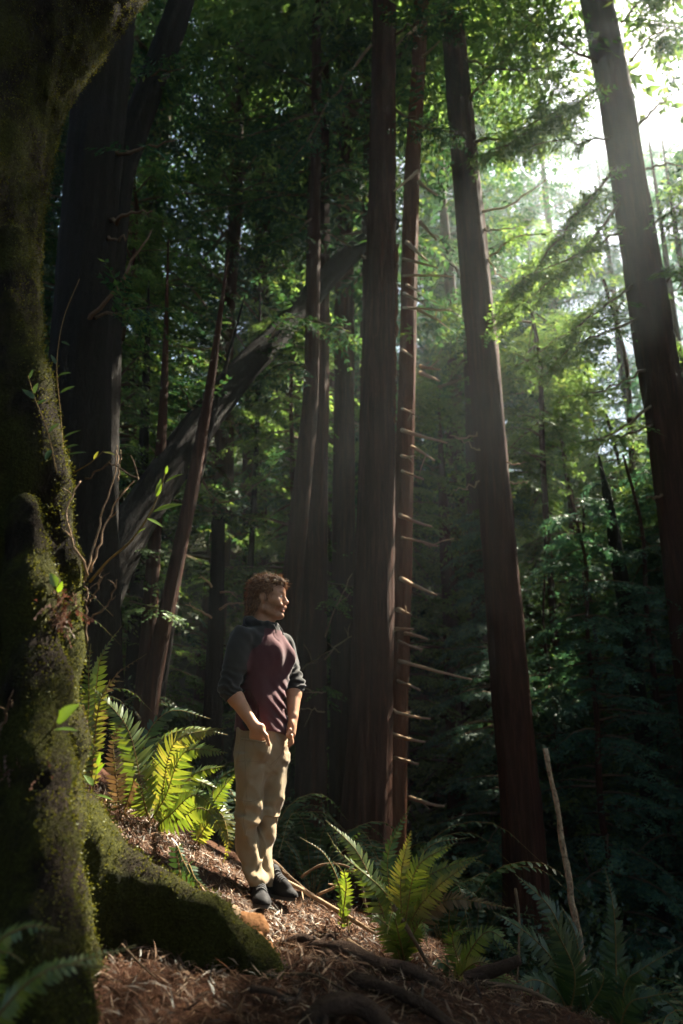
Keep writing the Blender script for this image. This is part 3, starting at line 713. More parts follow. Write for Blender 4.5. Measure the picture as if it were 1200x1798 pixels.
# boughs of the right-hand trunks: (tree, points in the photograph with depth, radius, sprays)
limbs = [
    (T10, [(1085, 290, 11.4), (1040, 345, 10.9), (980, 420, 10.6), (880, 545, 10.3)], .035, 26),
    (T10, [(1092, 352, 11.4), (1040, 420, 11.0), (960, 500, 10.7), (860, 580, 10.5)], .032, 22),
    (T10, [(1100, 396, 11.4), (1040, 440, 10.8), (960, 470, 10.4), (905, 500, 10.2)], .026, 16),
    (T10, [(1112, 500, 11.4), (1060, 540, 10.8), (990, 590, 10.4), (920, 640, 10.2)], .028, 18),
    (T10, [(1118, 560, 11.4), (1070, 580, 11.0), (1020, 600, 10.7), (960, 655, 10.5)], .024, 14),
    (T10, [(1135, 650, 11.4), (1090, 672, 10.9), (1040, 690, 10.6), (985, 697, 10.4)], .024, 4),
    (T10, [(1145, 712, 11.4), (1100, 745, 10.9), (1060, 770, 10.6), (1018, 776, 10.4)], .026, 3),
    (T10, [(1150, 745, 11.4), (1110, 760, 10.9), (1070, 772, 10.6), (1020, 777, 10.4)], .022, 2),
    (T10, [(1165, 870, 11.4), (1150, 872, 11.0), (1135, 876, 10.7)], .022, 0),
    (T10, [(1060, 150, 11.4), (1000, 190, 10.8), (930, 235, 10.4), (840, 275, 10.0)], .036, 34),
    (T10, [(1050, 110, 11.4), (990, 80, 11.0), (920, 30, 10.6), (850, -30, 10.4)], .03, 22),
    (T10, [(1075, 240, 11.4), (1020, 250, 10.7), (965, 248, 10.3), (910, 268, 10.0)], .022, 10),
    (T10, [(1120, 220, 11.6), (1160, 180, 11.2), (1210, 150, 11.0)], .03, 16),
    (T10, [(1130, 300, 11.6), (1170, 290, 11.2), (1230, 300, 11.0)], .028, 18),
    (T10, [(1148, 390, 11.6), (1180, 370, 11.2), (1230, 330, 11.0)], .026, 14),
    (T10, [(1165, 500, 11.6), (1190, 480, 11.2), (1240, 470, 11.0)], .026, 14),
    (T10, [(1105, 110, 11.6), (1150, 60, 11.2), (1220, 40, 11.0)], .03, 18),
    (T10, [(1090, 40, 11.6), (1140, -10, 11.2), (1200, -40, 11.0)], .03, 18),
    (T9, [(838, 292, 10.9), (900, 250, 10.6), (950, 200, 10.4), (985, 140, 10.2)], .035, 14),
    (T9, [(846, 372, 10.9), (890, 360, 10.6), (930, 338, 10.4), (960, 316, 10.3)], .022, 0),
    (T9, [(830, 250, 10.9), (880, 240, 10.4), (950, 210, 10.2), (1030, 160, 10.0)], .028, 24),
    (T9, [(820, 180, 10.9), (880, 110, 10.5), (930, 40, 10.2), (970, -30, 10.0)], .03, 20),
    (T9, [(812, 100, 10.9), (860, 120, 10.5), (930, 125, 10.2), (1000, 100, 10.0)], .024, 16),
    (T9, [(850, 400, 10.9), (890, 402, 10.6), (930, 392, 10.4)], .018, 4),
    (T9, [(858, 455, 10.9), (885, 490, 10.7), (895, 500, 10.6)], .015, 0),
    (T9, [(860, 450, 10.9), (900, 420, 10.7), (960, 410, 10.5), (1020, 400, 10.4)], .018, 4),
    (T9, [(868, 560, 10.9), (900, 540, 10.7), (930, 505, 10.6)], .015, 2),
    (T9, [(885, 810, 10.9), (905, 815, 10.8), (925, 812, 10.7)], .015, 0),
    (T9, [(888, 850, 10.9), (910, 848, 10.8), (928, 844, 10.7)], .015, 0),
    (T9, [(838, 760, 10.9), (815, 770, 10.8), (790, 765, 10.7)], .018, 0),
    (T9, [(845, 790, 10.9), (830, 785, 10.8), (800, 765, 10.7)], .014, 0),
    (T9, [(842, 845, 10.9), (820, 858, 10.8), (795, 860, 10.7)], .014, 0),
    (T7, [(652, 80, 9.9), (600, 150, 9.7), (540, 240, 9.6), (500, 300, 9.5)], .03, 18),
    (T7, [(695, 60, 9.9), (730, 40, 9.6), (790, 20, 9.4)], .022, 10),
    (T7, [(694, 190, 9.9), (740, 220, 9.7), (790, 230, 9.5)], .02, 10),
    (T4, [(556, 200, 11.5), (500, 215, 11.0), (430, 240, 10.6), (330, 215, 10.2)], .03, 30),
    (T4, [(556, 320, 11.5), (610, 300, 11.1), (680, 330, 10.9)], .022, 14),
    (T4, [(553, 380, 11.5), (500, 420, 11.1), (430, 440, 10.8)], .024, 22),
    (T4, [(550, 560, 11.5), (600, 580, 11.2), (640, 620, 11.0)], .02, 10),
    (T4, [(548, 650, 11.5), (500, 640, 11.2), (440, 680, 11.0)], .02, 14),
    (T4, [(556, 140, 11.5), (600, 90, 11.1), (640, 70, 10.9)], .022, 18),
    (T1, [(205, 268, 7.1), (250, 262, 6.9), (312, 245, 6.8)], .03, 3),
    (T1, [(190, 388, 7.1), (230, 378, 6.9), (268, 370, 6.8)], .028, 0),
    (T1, [(150, 580, 7.0), (200, 510, 6.8), (240, 450, 6.7), (266, 405, 6.7)], .026, 0),
    (T1, [(165, 560, 7.0), (220, 548, 6.8), (285, 535, 6.7)], .02, 6),
    (T1, [(188, 425, 7.1), (210, 420, 6.9), (232, 410, 6.8)], .02, 0),
    (T2, [(240, 140, 8.0), (280, 130, 7.8), (325, 115, 7.7)], .025, 10),
    (T3, [(330, 770, 10.9), (380, 880, 10.8), (450, 850, 10.7), (490, 800, 10.7)], .02, 6),
    (T3, [(470, 600, 10.9), (500, 560, 10.8), (560, 570, 10.7)], .018, 8),
    (T3, [(350, 740, 10.0), (330, 700, 9.9), (300, 640, 9.8)], .02, 10),
    (T3, [(420, 660, 10.9), (380, 600, 10.8), (400, 540, 10.7)], .018, 10),
]
for i, (tr, pp, r0, n) in enumerate(limbs):
    P = curve([at(*p) for p in pp], 12); P[1:-1] += rng.normal(0, .02, (10, 3))
    if n <= 1:
        mb = MB(); mb.tube(P, np.linspace(r0, r0 * .3, 12), 6, .25, i); obj('dead_branch', mb.build('dead_branch'), M['deadwood'] if tr is T9 else M['twig'], tr)
    else:
        limb_with_sprays(tr, P, r0, int(n * (3.0 if tr is T10 else 1.8)), 1.35, 'redwood_leaf' if tr in (T9, T10) else 'conifer', 100 + i)
# fine bare twigs behind the man
for i, (tr, x0, y0, Y0, x1, y1, Y1) in enumerate([(T5, 568, 1160, 12.9, 630, 1095, 12.2), (T5, 530, 1180, 12.9, 590, 1150, 12.0), (T5, 572, 1215, 12.9, 505, 1222, 11.5), (T5, 570, 1250, 12.9, 515, 1245, 11.5), (T5, 570, 1120, 12.9, 620, 1010, 12.0),
        (T6, 600, 1150, 14.4, 560, 1120, 13.5), (T3, 300, 860, 10.8, 260, 760, 10.4), (Ts, 372, 1085, 8.1, 330, 1060, 7.8), (Ts, 372, 1030, 8.1, 345, 1015, 7.8), (Ts, 386, 1070, 8.1, 432, 1066, 7.9), (Ts, 388, 1040, 8.1, 420, 1050, 7.9)]):
    dead_branch(tr, at(x0, y0, Y0), at(x1, y1, Y1), .014, -.03, .08, kinks=2, r1=.004, seed=60 + i)

# ------------------------------------------------------------------ mossy foreground tree
F = Field((-2.35, 2.15, -1.35), (.12, 4.3, 6.2), .021)
edge = [(at(104, 1798, 2.9), .72), (at(150, 1440, 3.2), .58), (at(152, 1200, 3.25), .55), (at(146, 1050, 3.25), .53), (at(128, 900, 3.25), .50), (at(92, 700, 3.25), .47), (at(80, 600, 3.25), .45),
        (at(83, 400, 3.25), .42), (at(128, 160, 3.25), .38), (at(235, 0, 3.25), .33), (at(380, -180, 3.25), .29)]
axp = []; rad = []
for i, (e, r_) in enumerate(edge):
    axp.append(np.array([e[0] - r_ - .085, 3.25, e[2]])); rad.append(r_)
axp[0] = np.array([-1.52, 3.25, -1.2]); rad[0] = .6
F.chain(axp, rad, .06)
def ridgeline(pp, rr, k=.10): F.chain([at(*p) for p in pp], rr, k)
ridgeline([(40, 900, 2.85), (52, 1050, 2.8), (60, 1200, 2.74), (62, 1350, 2.66), (66, 1500, 2.58), (72, 1650, 2.5), (80, 1790, 2.4), (86, 1900, 2.34)], [.05, .08, .085, .09, .085, .085, .09, .10])
ridgeline([(88, 860, 3.1), (98, 1000, 3.1), (106, 1150, 3.08), (108, 1300, 3.05), (104, 1450, 3.02), (108, 1580, 3.0), (118, 1680, 2.98), (128, 1800, 2.95)], [.05, .07, .075, .08, .08, .08, .085, .10])
ridgeline([(60, 760, 3.0), (74, 840, 3.0), (86, 800, 3.05)], [.07, .09, .06])
ridgeline([(20, 420, 2.95), (24, 560, 2.95), (34, 680, 2.95), (55, 780, 2.95)], [.06, .07, .08, .09])
ridgeline([(20, 1250, 2.72), (18, 1400, 2.66), (14, 1600, 2.6), (6, 1798, 2.5)], [.05, .07, .07, .08])
# buttress root sweeping down to the right
rt = [(128, 1420, 3.34), (170, 1478, 3.36), (230, 1522, 3.36), (300, 1562, 3.34), (365, 1596, 3.3), (415, 1640, 3.26), (455, 1690, 3.22), (480, 1740, 3.2)]
rp = [at(x, y + 14, Y) for x, y, Y in rt]
F.chain(rp, [.12, .09, .075, .07, .065, .06, .055, .05], .05)
F.chain([p - [0, -.02, .13] for p in rp], [.16, .12, .10, .095, .09, .085, .08, .06], .08)
F.chain([p - [0, -.05, .30] for p in rp[:6]], [.2, .15, .13, .12, .11, .10], .1)
def tree_disp(x, y, z):
    a = np.arctan2(y - 3.25, x + 1.5)
    return (.028 * vnoise(a * 5.5, z * .55, 0 * z, 11) + .016 * vnoise(x * 9, y * 9, z * 3.2, 12) + .011 * vnoise(x * 24, y * 24, z * 9, 13) + .006 * vnoise(x * 45, y * 45, z * 40, 14))
F.displace(tree_disp)
me0 = F.mesh('mossy_trunk')
T0 = empty('mossy_tree', (-1.5, 3.25, float(hgt(-1.5, 3.25))), 'huge fluted moss covered trunk at the left with a buttress root reaching right', 'tree')
trunk0 = obj('trunk', me0, M['mossbark'], T0)
# moss: little tufts standing off the bark, kept to sun-facing and upper sides so these look lit
nv = len(me0.polygons); ctr = np.empty(nv * 3, np.float32); me0.polygons.foreach_get('center', ctr); ctr = ctr.reshape(-1, 3)
nor = np.empty(nv * 3, np.float32); me0.polygons.foreach_get('normal', nor); nor = nor.reshape(-1, 3)
r = np.random.default_rng(8)
mossy = (.5 + .5 * vnoise(ctr[:, 0] * 5, ctr[:, 1] * 5, ctr[:, 2] * 2.0, 31)) * .6 + .75 * np.clip(nor[:, 0], 0, 1) + .6 * np.clip(nor[:, 2], 0, 1) + .12 * vnoise(ctr[:, 0] * 22, ctr[:, 1] * 22, ctr[:, 2] * 16, 32)
vis = (ctr[:, 0] > -1.75) & (nor[:, 1] < .75) & (ctr[:, 2] < 4.6) & (mossy > .72)
cand = np.nonzero(vis)[0]; pick = r.choice(cand, 62000)
nt_ = len(pick); o = ctr[pick] + r.normal(0, .008, (nt_, 3)); up = nor[pick] * .8 + r.normal(0, .5, (nt_, 3)); up /= np.linalg.norm(up, axis=1, keepdims=True)
sd = np.cross(up, r.normal(0, 1, (nt_, 3))); sd /= np.linalg.norm(sd, axis=1, keepdims=True)
ln = r.uniform(.004, .012, (nt_, 1)); wd = r.uniform(.0015, .0038, (nt_, 1))
Q = np.stack([o - up * .003, o + up * ln * .5 + sd * wd, o + up * ln, o + up * ln * .5 - sd * wd], 1)
obj('moss', mesh_quads('moss', Q), M['mosstuft'], T0, smooth=False, kind='stuff')
# its own leaves, high above the picture
Ct = CROWNS['h']; Cc = (Ct['C'] * [.8, .8, .5]) + np.array([-1.2, 3.0, .5]); kp = (~in_beam(Cc)) & (Cc[:, 2] > 7.8)
kp &= np.random.default_rng(2).random(len(kp)) < .5
obj('crown', mesh_quads('crown_foliage', (Ct['Q'] - Ct['C'][:, None])[kp] * 1.3 + Cc[kp][:, None]), M['broad'], T0, smooth=False)

# ------------------------------------------------------------------ background wood
LB = {
 'l': 'dark conifer of the wood on the left, behind the leaning trunks',
 'm': 'conifer far behind the man, between the trunks at the centre',
 'r': 'blue green conifer in the shade at right, beyond the trunk leaning left',
 's': 'tall shade tree standing toward the sun, its foliage fringing the upper right',
 'g': 'low conifer under the bright sky gap at upper right',
 'f': 'faint conifer on the hazy far slope',
 'b': 'tree whose high boughs overhang the top left of the picture',
}
GR = {'l': 'conifers of the left background', 'm': 'conifers of the middle background', 'r': 'shaded conifers at right', 's': 'tall trees toward the sun', 'g': 'low conifers under the sky gap', 'f': 'conifers on the far slope', 'b': 'overhanging trees'}
wood = [
 ('b', -8.6, 11.8, 1.0, 'l'), ('a', -6.2, 13.2, .95, 'l'), ('c', -4.3, 12.6, .9, 'l'), ('a', -7.6, 17.0, 1.1, 'l'), ('b', -5.0, 17.5, 1.05, 'l'), ('c', -2.6, 16.2, 1.1, 'l'),
 ('a', -10.5, 20, 1.1, 'l'), ('b', -3.4, 21, 1.1, 'l'), ('a', -6.4, 23, 1.15, 'l'), ('c', -12, 15.5, 1.1, 'l'), ('l', -3.3, 10.6, .75, 'l'), ('l', -5.2, 10.4, .8, 'l'), ('b', -9.0, 25, 1.1, 'l'), ('c', -13, 24, 1.2, 'l'),
 ('b', -.4, 18.5, 1.05, 'm'), ('a', -1.6, 24.5, 1.1, 'm'), ('c', 1.1, 20.5, 1.05, 'm'), ('a', 2.4, 24, 1.05, 'm'), ('b', .6, 28, 1.1, 'm'), ('l', 1.2, 15.8, .95, 'm'), ('l', -1.0, 14.6, .9, 'm'), ('a', 3.0, 19.5, 1.05, 'm'), ('b', 4.6, 23.5, 1.15, 'm'), ('a', 4.4, 29, 1.2, 'm'),
 ('c', 5.4, 21.5, .60, 'g'), ('l', 5.0, 16.5, 1.15, 'g'), ('l', 4.0, 14.6, 1.15, 'g'), ('l', 5.9, 15.0, 1.2, 'g'), ('l', 3.4, 17.6, 1.25, 'g'), ('l', 6.6, 17.8, 1.05, 'g'), ('c', 7.6, 22.0, .62, 'g'), ('l', 8.0, 19.0, 1.0, 'g'), ('c', 10.0, 24.0, .62, 'g'), ('c', 8.4, 17.6, .95, 'g'), ('a', 10.2, 20.4, .9, 'g'), ('c', 6.9, 25, .95, 'g'), ('l', 8.9, 14.6, 1.3, 'g'), ('c', 4.2, 26.0, .7, 'g'),
 ('c', 6.0, 13.6, .52, 'r'), ('l', 4.4, 13.8, .72, 'r'), ('l', 7.2, 15.2, .85, 'r'), ('c', 8.4, 15.6, .58, 'r'), ('l', 3.0, 14.6, .72, 'r'), ('l', 5.4, 11.6, .55, 'r'), ('l', 6.9, 12.6, .6, 'r'), ('l', 3.7, 11.9, .62, 'r'), ('l', 4.9, 12.6, .75, 'r'), ('l', 6.3, 10.9, .6, 'r'), ('l', 2.5, 13.0, .6, 'r'), ('l', 5.7, 13.4, .85, 'r'), ('l', 7.7, 13.8, .85, 'r'), ('l', 3.4, 13.2, .55, 'r'),
 ('a', 9.5, 12.0, 1.0, 's'), ('b', 7.4, 9.0, .95, 's'), ('a', 12.2, 12.9, 1.05, 's'), ('b', 10.0, 17.0, 1.05, 's'), ('a', 15.2, 16.4, 1.1, 's'), ('b', 12.2, 21, 1.15, 's'), ('a', 15.5, 20.5, 1.15, 's'), ('b', 9.4, 7.2, .9, 's'), ('a', 12, 10.5, 1.0, 's'), ('b', 14, 14, 1.1, 's'), ('a', 16, 25, 1.2, 's'), ('a', 9.0, 29, 1.15, 's'),
 ('c', 4.0, 33, 1.0, 'f'), ('a', -.8, 34, 1.1, 'f'), ('a', -5, 31, 1.2, 'f'), ('b', -10, 31, 1.2, 'f'), ('c', 8.0, 32, 1.1, 'f'), ('c', 13.0, 33, 1.2, 'f'), ('a', 18, 30, 1.25, 'f'), ('a', 21, 33, 1.3, 'f'), ('c', 15.5, 31, 1.2, 'f'), ('c', 10.4, 34, 1.12, 'f'), ('a', -15, 28, 1.1, 'f'), ('c', 1.8, 36, 1.1, 'f'), ('c', -3, 38, 1.2, 'f'), ('c', 11, 38, .9, 'f'), ('a', 16.5, 37, 1.2, 'f'), ('c', 6, 39, .9, 'f'),
 ('h', .63, 13.2, .9, 'm'), ('b', 8.5, 14.2, 1.05, 's'), ('h', 3.1, 17.0, 1.0, 'm'), ('h', .7, 16.6, 1.0, 'm'), ('h', -2.2, 18.8, 1.05, 'm'), ('h', 4.9, 26.5, 1.1, 'm'), ('h', -5.2, 7.4, .85, 'b'), ('h', -4.4, 3.2, .85, 'b'),
]
for k, x, y, s, g in wood:
    bg_tree('conifer_tree', k, x, y, s, LB[g], GR[g], 'redwood_leaf' if (x, y) in ((-3.3, 10.6), (-2.6, 16.2), (-1.0, 14.6), (1.2, 15.8), (-3.4, 21)) else {'g': 'redwood_leaf', 'r': 'teal', 'f': 'teal'}.get(g, 'conifer'))  # listed conifers take the brighter needles in place of sunlight on them
# trees that close the canopy over and behind the viewer
for k, x, y, s in (('h', 6.0, 2.2, .85), ('h', 6.2, -1.0, .9), ('h', -4.6, -1.5, .9), ('h', .5, -4.5, .95), ('a', -9, -6, 1.0), ('a', 8, -8, 1.0), ('a', -1, -11, 1.0), ('a', -10, 3, 1.0), ('h', 2.4, -1.2, .8), ('c', 7.6, 4.4, .9), ('c', -6.5, -3.5, .9), ('c', 6.8, -4.5, .9), ('c', 2.6, -6.5, .8), ('c', -2.4, -6.0, .8), ('b', -7.5, .5, .9), ('l', 5.2, 1.0, .8), ('l', 0.2, -4.0, .7), ('l', -4.0, -2.6, .7), ('l', 3.6, -2.6, .7)):
    bg_tree('conifer_tree', k, x, y, s, 'tree of the same wood standing round the viewer', 'trees round the viewer')

# understory shrubs
def shrub_template(seed, rx=1.0, rz=.8, nc=46, nl=42, leaf=.075):
    r = np.random.default_rng(seed); Q = []
    c = r.normal(0, 1, (nc, 3)); c /= np.linalg.norm(c, axis=1, keepdims=True); c *= r.uniform(.45, 1, (nc, 1)) * [rx, rx, rz]; c[:, 2] = np.abs(c[:, 2] + .15)
    o = np.repeat(c, nl, 0) + r.normal(0, .13, (nc * nl, 3)); n = len(o)
    d = r.normal(0, 1, (n, 3)) + (o - np.repeat(c, nl, 0)) * 5; d[:, 2] -= .3; d /= np.linalg.norm(d, axis=1, keepdims=True)
    s = np.cross(d, r.normal(0, .6, (n, 3)) + [0, 0, 1]); s /= np.linalg.norm(s, axis=1, keepdims=True)
    L = leaf * r.uniform(.6, 1.3, (n, 1)); w = L * .27
    Q = np.stack([o, o + d * L * .5 + s * w, o + d * L, o + d * L * .5 - s * w], 1)
    mb = MB()
    for k in range(9):
        e = c[r.integers(0, nc)]; mb.tube(curve([[r.normal(0, .06), r.normal(0, .06), -.2], e * [.5, .5, .6], e], 5), np.linspace(.016, .004, 5), 4)
    return mesh_quads('shrub_leaves', Q), mb.build('stems')
SHR = [shrub_template(40 + i) for i in range(3)]
SHL = {'r': 'leafy shrub in the shaded hollow at lower right', 'm': 'pale leaved shrub catching light between the central trunks and the trunk leaning left', 'l': 'leafy bush in the undergrowth behind the ferns at left', 'c': 'leafy bush far behind the man\'s legs'}
shr = []
for i in range(26): shr.append((rng.uniform(1.6, 9.5), rng.uniform(7.2, 17), rng.uniform(.6, 1.2), 'r'))
for p in ((1.4, 12.4), (2.0, 12.0), (1.0, 13.4), (2.5, 13.2), (1.6, 14.6), (2.9, 11.6), (2.2, 15.4)): shr.append((*p, 1.15, 'm'))
for i in range(14): shr.append((rng.uniform(-6.5, -1.6), rng.uniform(8.8, 15), rng.uniform(.7, 1.2), 'l'))
for i in range(9): shr.append((rng.uniform(-1.4, .9), rng.uniform(9.5, 16), rng.uniform(.7, 1.1), 'c'))
for i, (x, y, s, g) in enumerate(shr):
    root = empty('shrub', (x, y, float(hgt(x, y))), SHL[g], 'shrub', 'undergrowth shrubs'); root.scale = (s, s, s * rng.uniform(.8, 1.2)); root.rotation_euler = (0, 0, rng.uniform(0, 6.28))
    lm = {'r': 'deepshrub', 'm': 'broad', 'l': 'broad', 'c': 'deepshrub'}[g]
    for nm, me, mt in (('leaves', SHR[i % 3][0], M[lm]), ('stem', SHR[i % 3][1], M['twig'])):
        if not me.materials: me.materials.append(mt)
        o = bpy.data.objects.new(nm, me); COL.objects.link(o); o.parent = root
        if me.materials[0] != mt: o.material_slots[0].link = 'OBJECT'; o.material_slots[0].material = mt

# mass of foliage on the far slope, too far to tell apart
r = np.random.default_rng(77); n = 3000
x = r.uniform(-40, 42, n); y = r.uniform(30, 62, n); z = hgt(x, y) + r.uniform(0, 7, n) ** 1.0
O = np.stack([x, y, z], 1); X = r.normal(0, 1, (n, 3)); X[:, 2] -= .4; Q, _ = place_sprays(SPR_BIG, O, X, r.normal(0, .4, (n, 3)) + [0, 0, 1], r.uniform(1.6, 3.2, n), r)
obj('far_wood', mesh_quads('far_wood', Q), M['conifer'], smooth=False, label='hazy green mass of the wooded far slope', kind='stuff', cat='wood')

# ------------------------------------------------------------------ ferns
def frond(P, width, up, npin=34, seed=0, bare=.12, droop=.25, wpin=1.0):
    """pinnae mesh and stalk mesh of one fern frond along the curve P"""
    r = np.random.default_rng(seed); P = np.asarray(P, float); m = len(P)
    L = np.concatenate([[0], np.cumsum(np.linalg.norm(np.diff(P, axis=0), axis=1))]); L /= L[-1]
    V = []; Fq = []; total = np.linalg.norm(np.diff(P, axis=0), axis=1).sum(); sp = total * (1 - bare) / npin
    for i in range(npin):
        u = bare + (1 - bare) * (i + .5) / npin
        o = np.array([np.interp(u, L, P[:, k]) for k in range(3)]); o2 = np.array([np.interp(min(u + .03, 1), L, P[:, k]) for k in range(3)]); o1 = np.array([np.interp(max(u - .03, 0), L, P[:, k]) for k in range(3)])
        tan = nrm(o2 - o1); sd = nrm(np.cross(tan, up)); nn = nrm(np.cross(sd, tan))
        q = (u - bare) / (1 - bare); prof = min(1, .62 + 1.6 * q) * (1 - max(0, q - .35) / .65) ** .8 if q > .35 else min(1, .62 + 1.2 * q)
        l = width * max(prof, .05)
        for s_ in (-1, 1):
            if r.random() < .025: continue
            a = R(12 + 30 * q + r.uniform(-7, 7)); d = nrm(sd * s_ * math.cos(a) + tan * math.sin(a) - nn * droop * r.uniform(.4, 1.4)); ll = l * r.uniform(.88, 1.08)
            w = nrm(np.cross(nn, d)) * min(sp * .44 * wpin, ll * .22); w = w + nn * r.uniform(-.25, .25) * np.linalg.norm(w); b = len(V); dn = -nn * ll * droop * .35
            V += [o - w * .5, o + w * .5, o + d * ll * .25 + w * 1.0, o + d * ll * .25 - w * 1.0, o + d * ll * .65 + w * .75 + dn * .4, o + d * ll * .65 - w * .75 + dn * .4, o + d * ll + dn + w * .06, o + d * ll + dn - w * .06]
            Fq += [(b, b + 1, b + 2, b + 3), (b + 3, b + 2, b + 4, b + 5), (b + 5, b + 4, b + 6, b + 7)]
    sdv = np.array([nrm(np.cross(t_, up)) for t_ in np.gradient(P, axis=0)]) * .0022; b = len(V)
    for i in range(m): V += [P[i] - sdv[i], P[i] + sdv[i]]
    Fq += [(b + 2 * i, b + 2 * i + 1, b + 2 * i + 3, b + 2 * i + 2) for i in range(m - 1)]
    mb = MB(); mb.tube(P, np.linspace(.0042, .0012, m), 5)
    return mesh_np('frond', np.array(V), np.array(Fq)), mb.build('stalk')

def fern(label, base, fronds, mat='fern', group=None, seed=0, name='sword_fern'):
    """base (px,py,Y); fronds: (control pixels..., width, npin, mat)"""
    b = at(*base); z = float(hgt(b[0], b[1]))
    b[2] = z - .02
    root = empty(name, b, label, 'fern', group)
    for i, (pts, w, npin, mt) in enumerate(fronds):
        P = [b + np.array([.03 * math.sin(i * 2.4), .03 * math.cos(i * 2.4), 0])] + [at(*p) for p in pts]
        P = curve(P, 18); chord = nrm(P[-1] - P[0]); mid = P[9]
        sag = P[9] - (P[0] + P[-1]) / 2
        up = nrm(np.array([0, -1.0, .45]) + (.35 * nrm(sag) if np.linalg.norm(sag) > .03 else 0) + np.array([.25 * math.sin(i * 2.1), 0, .15 * math.cos(i * 1.3)]))
        me, st = frond(P, w * 1.1, up, npin, seed * 100 + i)
        f = obj('frond', me, M[mt or mat], root, smooth=False); obj('stalk', st, M['stalk'], f)
    return root

G, Yl, Br, Dk = 'fern', 'fern_yellow', 'fern_brown', 'fern_dark'
fern('large sunlit sword fern with arching fronds between the mossy trunk and the man', (262, 1478, 4.77), [
    ([(252, 1400, 4.67), (225, 1280, 4.57), (162, 1208, 4.47)], .135, 40, G),
    ([(285, 1390, 4.72), (310, 1300, 4.62), (398, 1278, 4.52)], .12, 40, Yl),
    ([(290, 1400, 4.67), (325, 1320, 4.57), (400, 1322, 4.47)], .11, 36, G),
    ([(300, 1410, 4.77), (340, 1360, 4.77), (395, 1345, 4.72)], .09, 30, G),
    ([(262, 1390, 4.87), (255, 1300, 4.97), (300, 1248, 5.02), (370, 1262, 5.02)], .10, 34, Dk),
    ([(268, 1390, 4.87), (275, 1310, 4.97), (330, 1280, 5.02), (400, 1290, 5.07)], .09, 34, G),
    ([(250, 1400, 4.82), (215, 1300, 4.92), (180, 1290, 4.92)], .10, 30, Yl),
    ([(310, 1440, 4.67), (360, 1420, 4.57), (410, 1490, 4.52)], .09, 28, G),
    ([(300, 1430, 4.62), (345, 1395, 4.52), (395, 1440, 4.42)], .08, 28, G),
    ([(290, 1420, 4.82), (330, 1370, 4.92), (385, 1385, 4.92)], .09, 28, G),
], seed=1)
fern('fern with bright green fronds right against the man\'s trouser leg', (345, 1460, 4.97), [
    ([(370, 1420, 4.92), (395, 1380, 4.87), (420, 1352, 4.82)], .085, 28, G), ([(360, 1430, 5.02), (385, 1370, 5.07), (425, 1345, 5.07)], .08, 28, Dk),
    ([(370, 1440, 4.87), (390, 1430, 4.82), (402, 1480, 4.72), (392, 1515, 4.72)], .075, 26, Yl), ([(350, 1420, 4.97), (330, 1395, 4.97), (310, 1400, 4.92)], .07, 24, G),
], seed=2)
fern('fern high on the bank beside the mossy trunk with one bright upright frond', (160, 1290, 4.6), [
    ([(168, 1220, 4.55), (180, 1150, 4.5), (215, 1098, 4.45)], .085, 30, G), ([(165, 1230, 4.6), (172, 1170, 4.6), (192, 1128, 4.6)], .075, 26, G),
    ([(178, 1240, 4.55), (205, 1185, 4.5), (258, 1148, 4.4)], .065, 26, Br), ([(172, 1250, 4.5), (195, 1200, 4.45), (218, 1196, 4.4)], .06, 22, Yl), ([(156, 1240, 4.5), (156, 1180, 4.45), (160, 1130, 4.4)], .07, 26, G)], seed=3)
fern('dead brown fern on the duff under the big sunlit fern', (210, 1420, 4.5), [
    ([(230, 1390, 4.4), (240, 1360, 4.3), (260, 1390, 4.2)], .06, 24, Br), ([(205, 1370, 4.4), (200, 1300, 4.4), (220, 1260, 4.4)], .06, 22, Br), ([(180, 1410, 4.3), (165, 1420, 4.2), (158, 1450, 4.1)], .05, 20, Br)], seed=4)
fern('small fresh fern sprig at the foot of the mossy trunk', (185, 1430, 4.0), [
    ([(195, 1418, 3.95), (210, 1408, 3.9), (225, 1396, 3.85)], .035, 18, G), ([(178, 1415, 3.95), (168, 1405, 3.9), (158, 1412, 3.85)], .03, 16, G), ([(190, 1410, 3.95), (195, 1395, 3.9), (200, 1385, 3.9)], .03, 14, G)], seed=5)
fern('silvery dead frond lying on the root beside the man\'s shoes', (330, 1500, 3.9), [
    ([(330, 1520, 3.7), (345, 1545, 3.6), (375, 1570, 3.55)], .05, 26, 'fern_dark'), ([(310, 1490, 3.8), (322, 1510, 3.7), (335, 1535, 3.6)], .04, 20, 'fern_dark')], seed=6)
fern('broad sword fern on the bank edge right of the man, its left fronds lit', (705, 1700, 4.25), [
    ([(672, 1600, 4.2), (630, 1500, 4.15), (572, 1440, 4.1)], .085, 38, G), ([(690, 1600, 4.25), (670, 1560, 4.2), (600, 1500, 4.05), (575, 1462, 4.0)], .06, 32, G),
    ([(690, 1600, 4.35), (682, 1500, 4.4), (720, 1415, 4.4)], .075, 34, Dk), ([(705, 1600, 4.2), (705, 1530, 4.15), (722, 1458, 4.1)], .085, 36, Yl),
    ([(715, 1600, 4.2), (735, 1520, 4.1), (800, 1480, 4.0)], .095, 38, G), ([(720, 1610, 4.3), (750, 1540, 4.3), (850, 1500, 4.2)], .09, 38, G),
    ([(722, 1620, 4.2), (765, 1560, 4.1), (830, 1512, 4.0)], .08, 34, Yl), ([(725, 1640, 4.2), (780, 1580, 4.1), (900, 1595, 3.9)], .07, 36, Br),
    ([(715, 1590, 4.4), (750, 1490, 4.5), (825, 1470, 4.5)], .08, 34, Dk), ([(690, 1640, 4.1), (660, 1610, 4.0), (648, 1625, 3.95)], .06, 24, G), ([(720, 1650, 4.1), (742, 1620, 4.0), (750, 1660, 3.9)], .06, 24, G), ([(700, 1640, 4.05), (690, 1600, 3.95), (680, 1640, 3.85)], .06, 22, G)], seed=7)
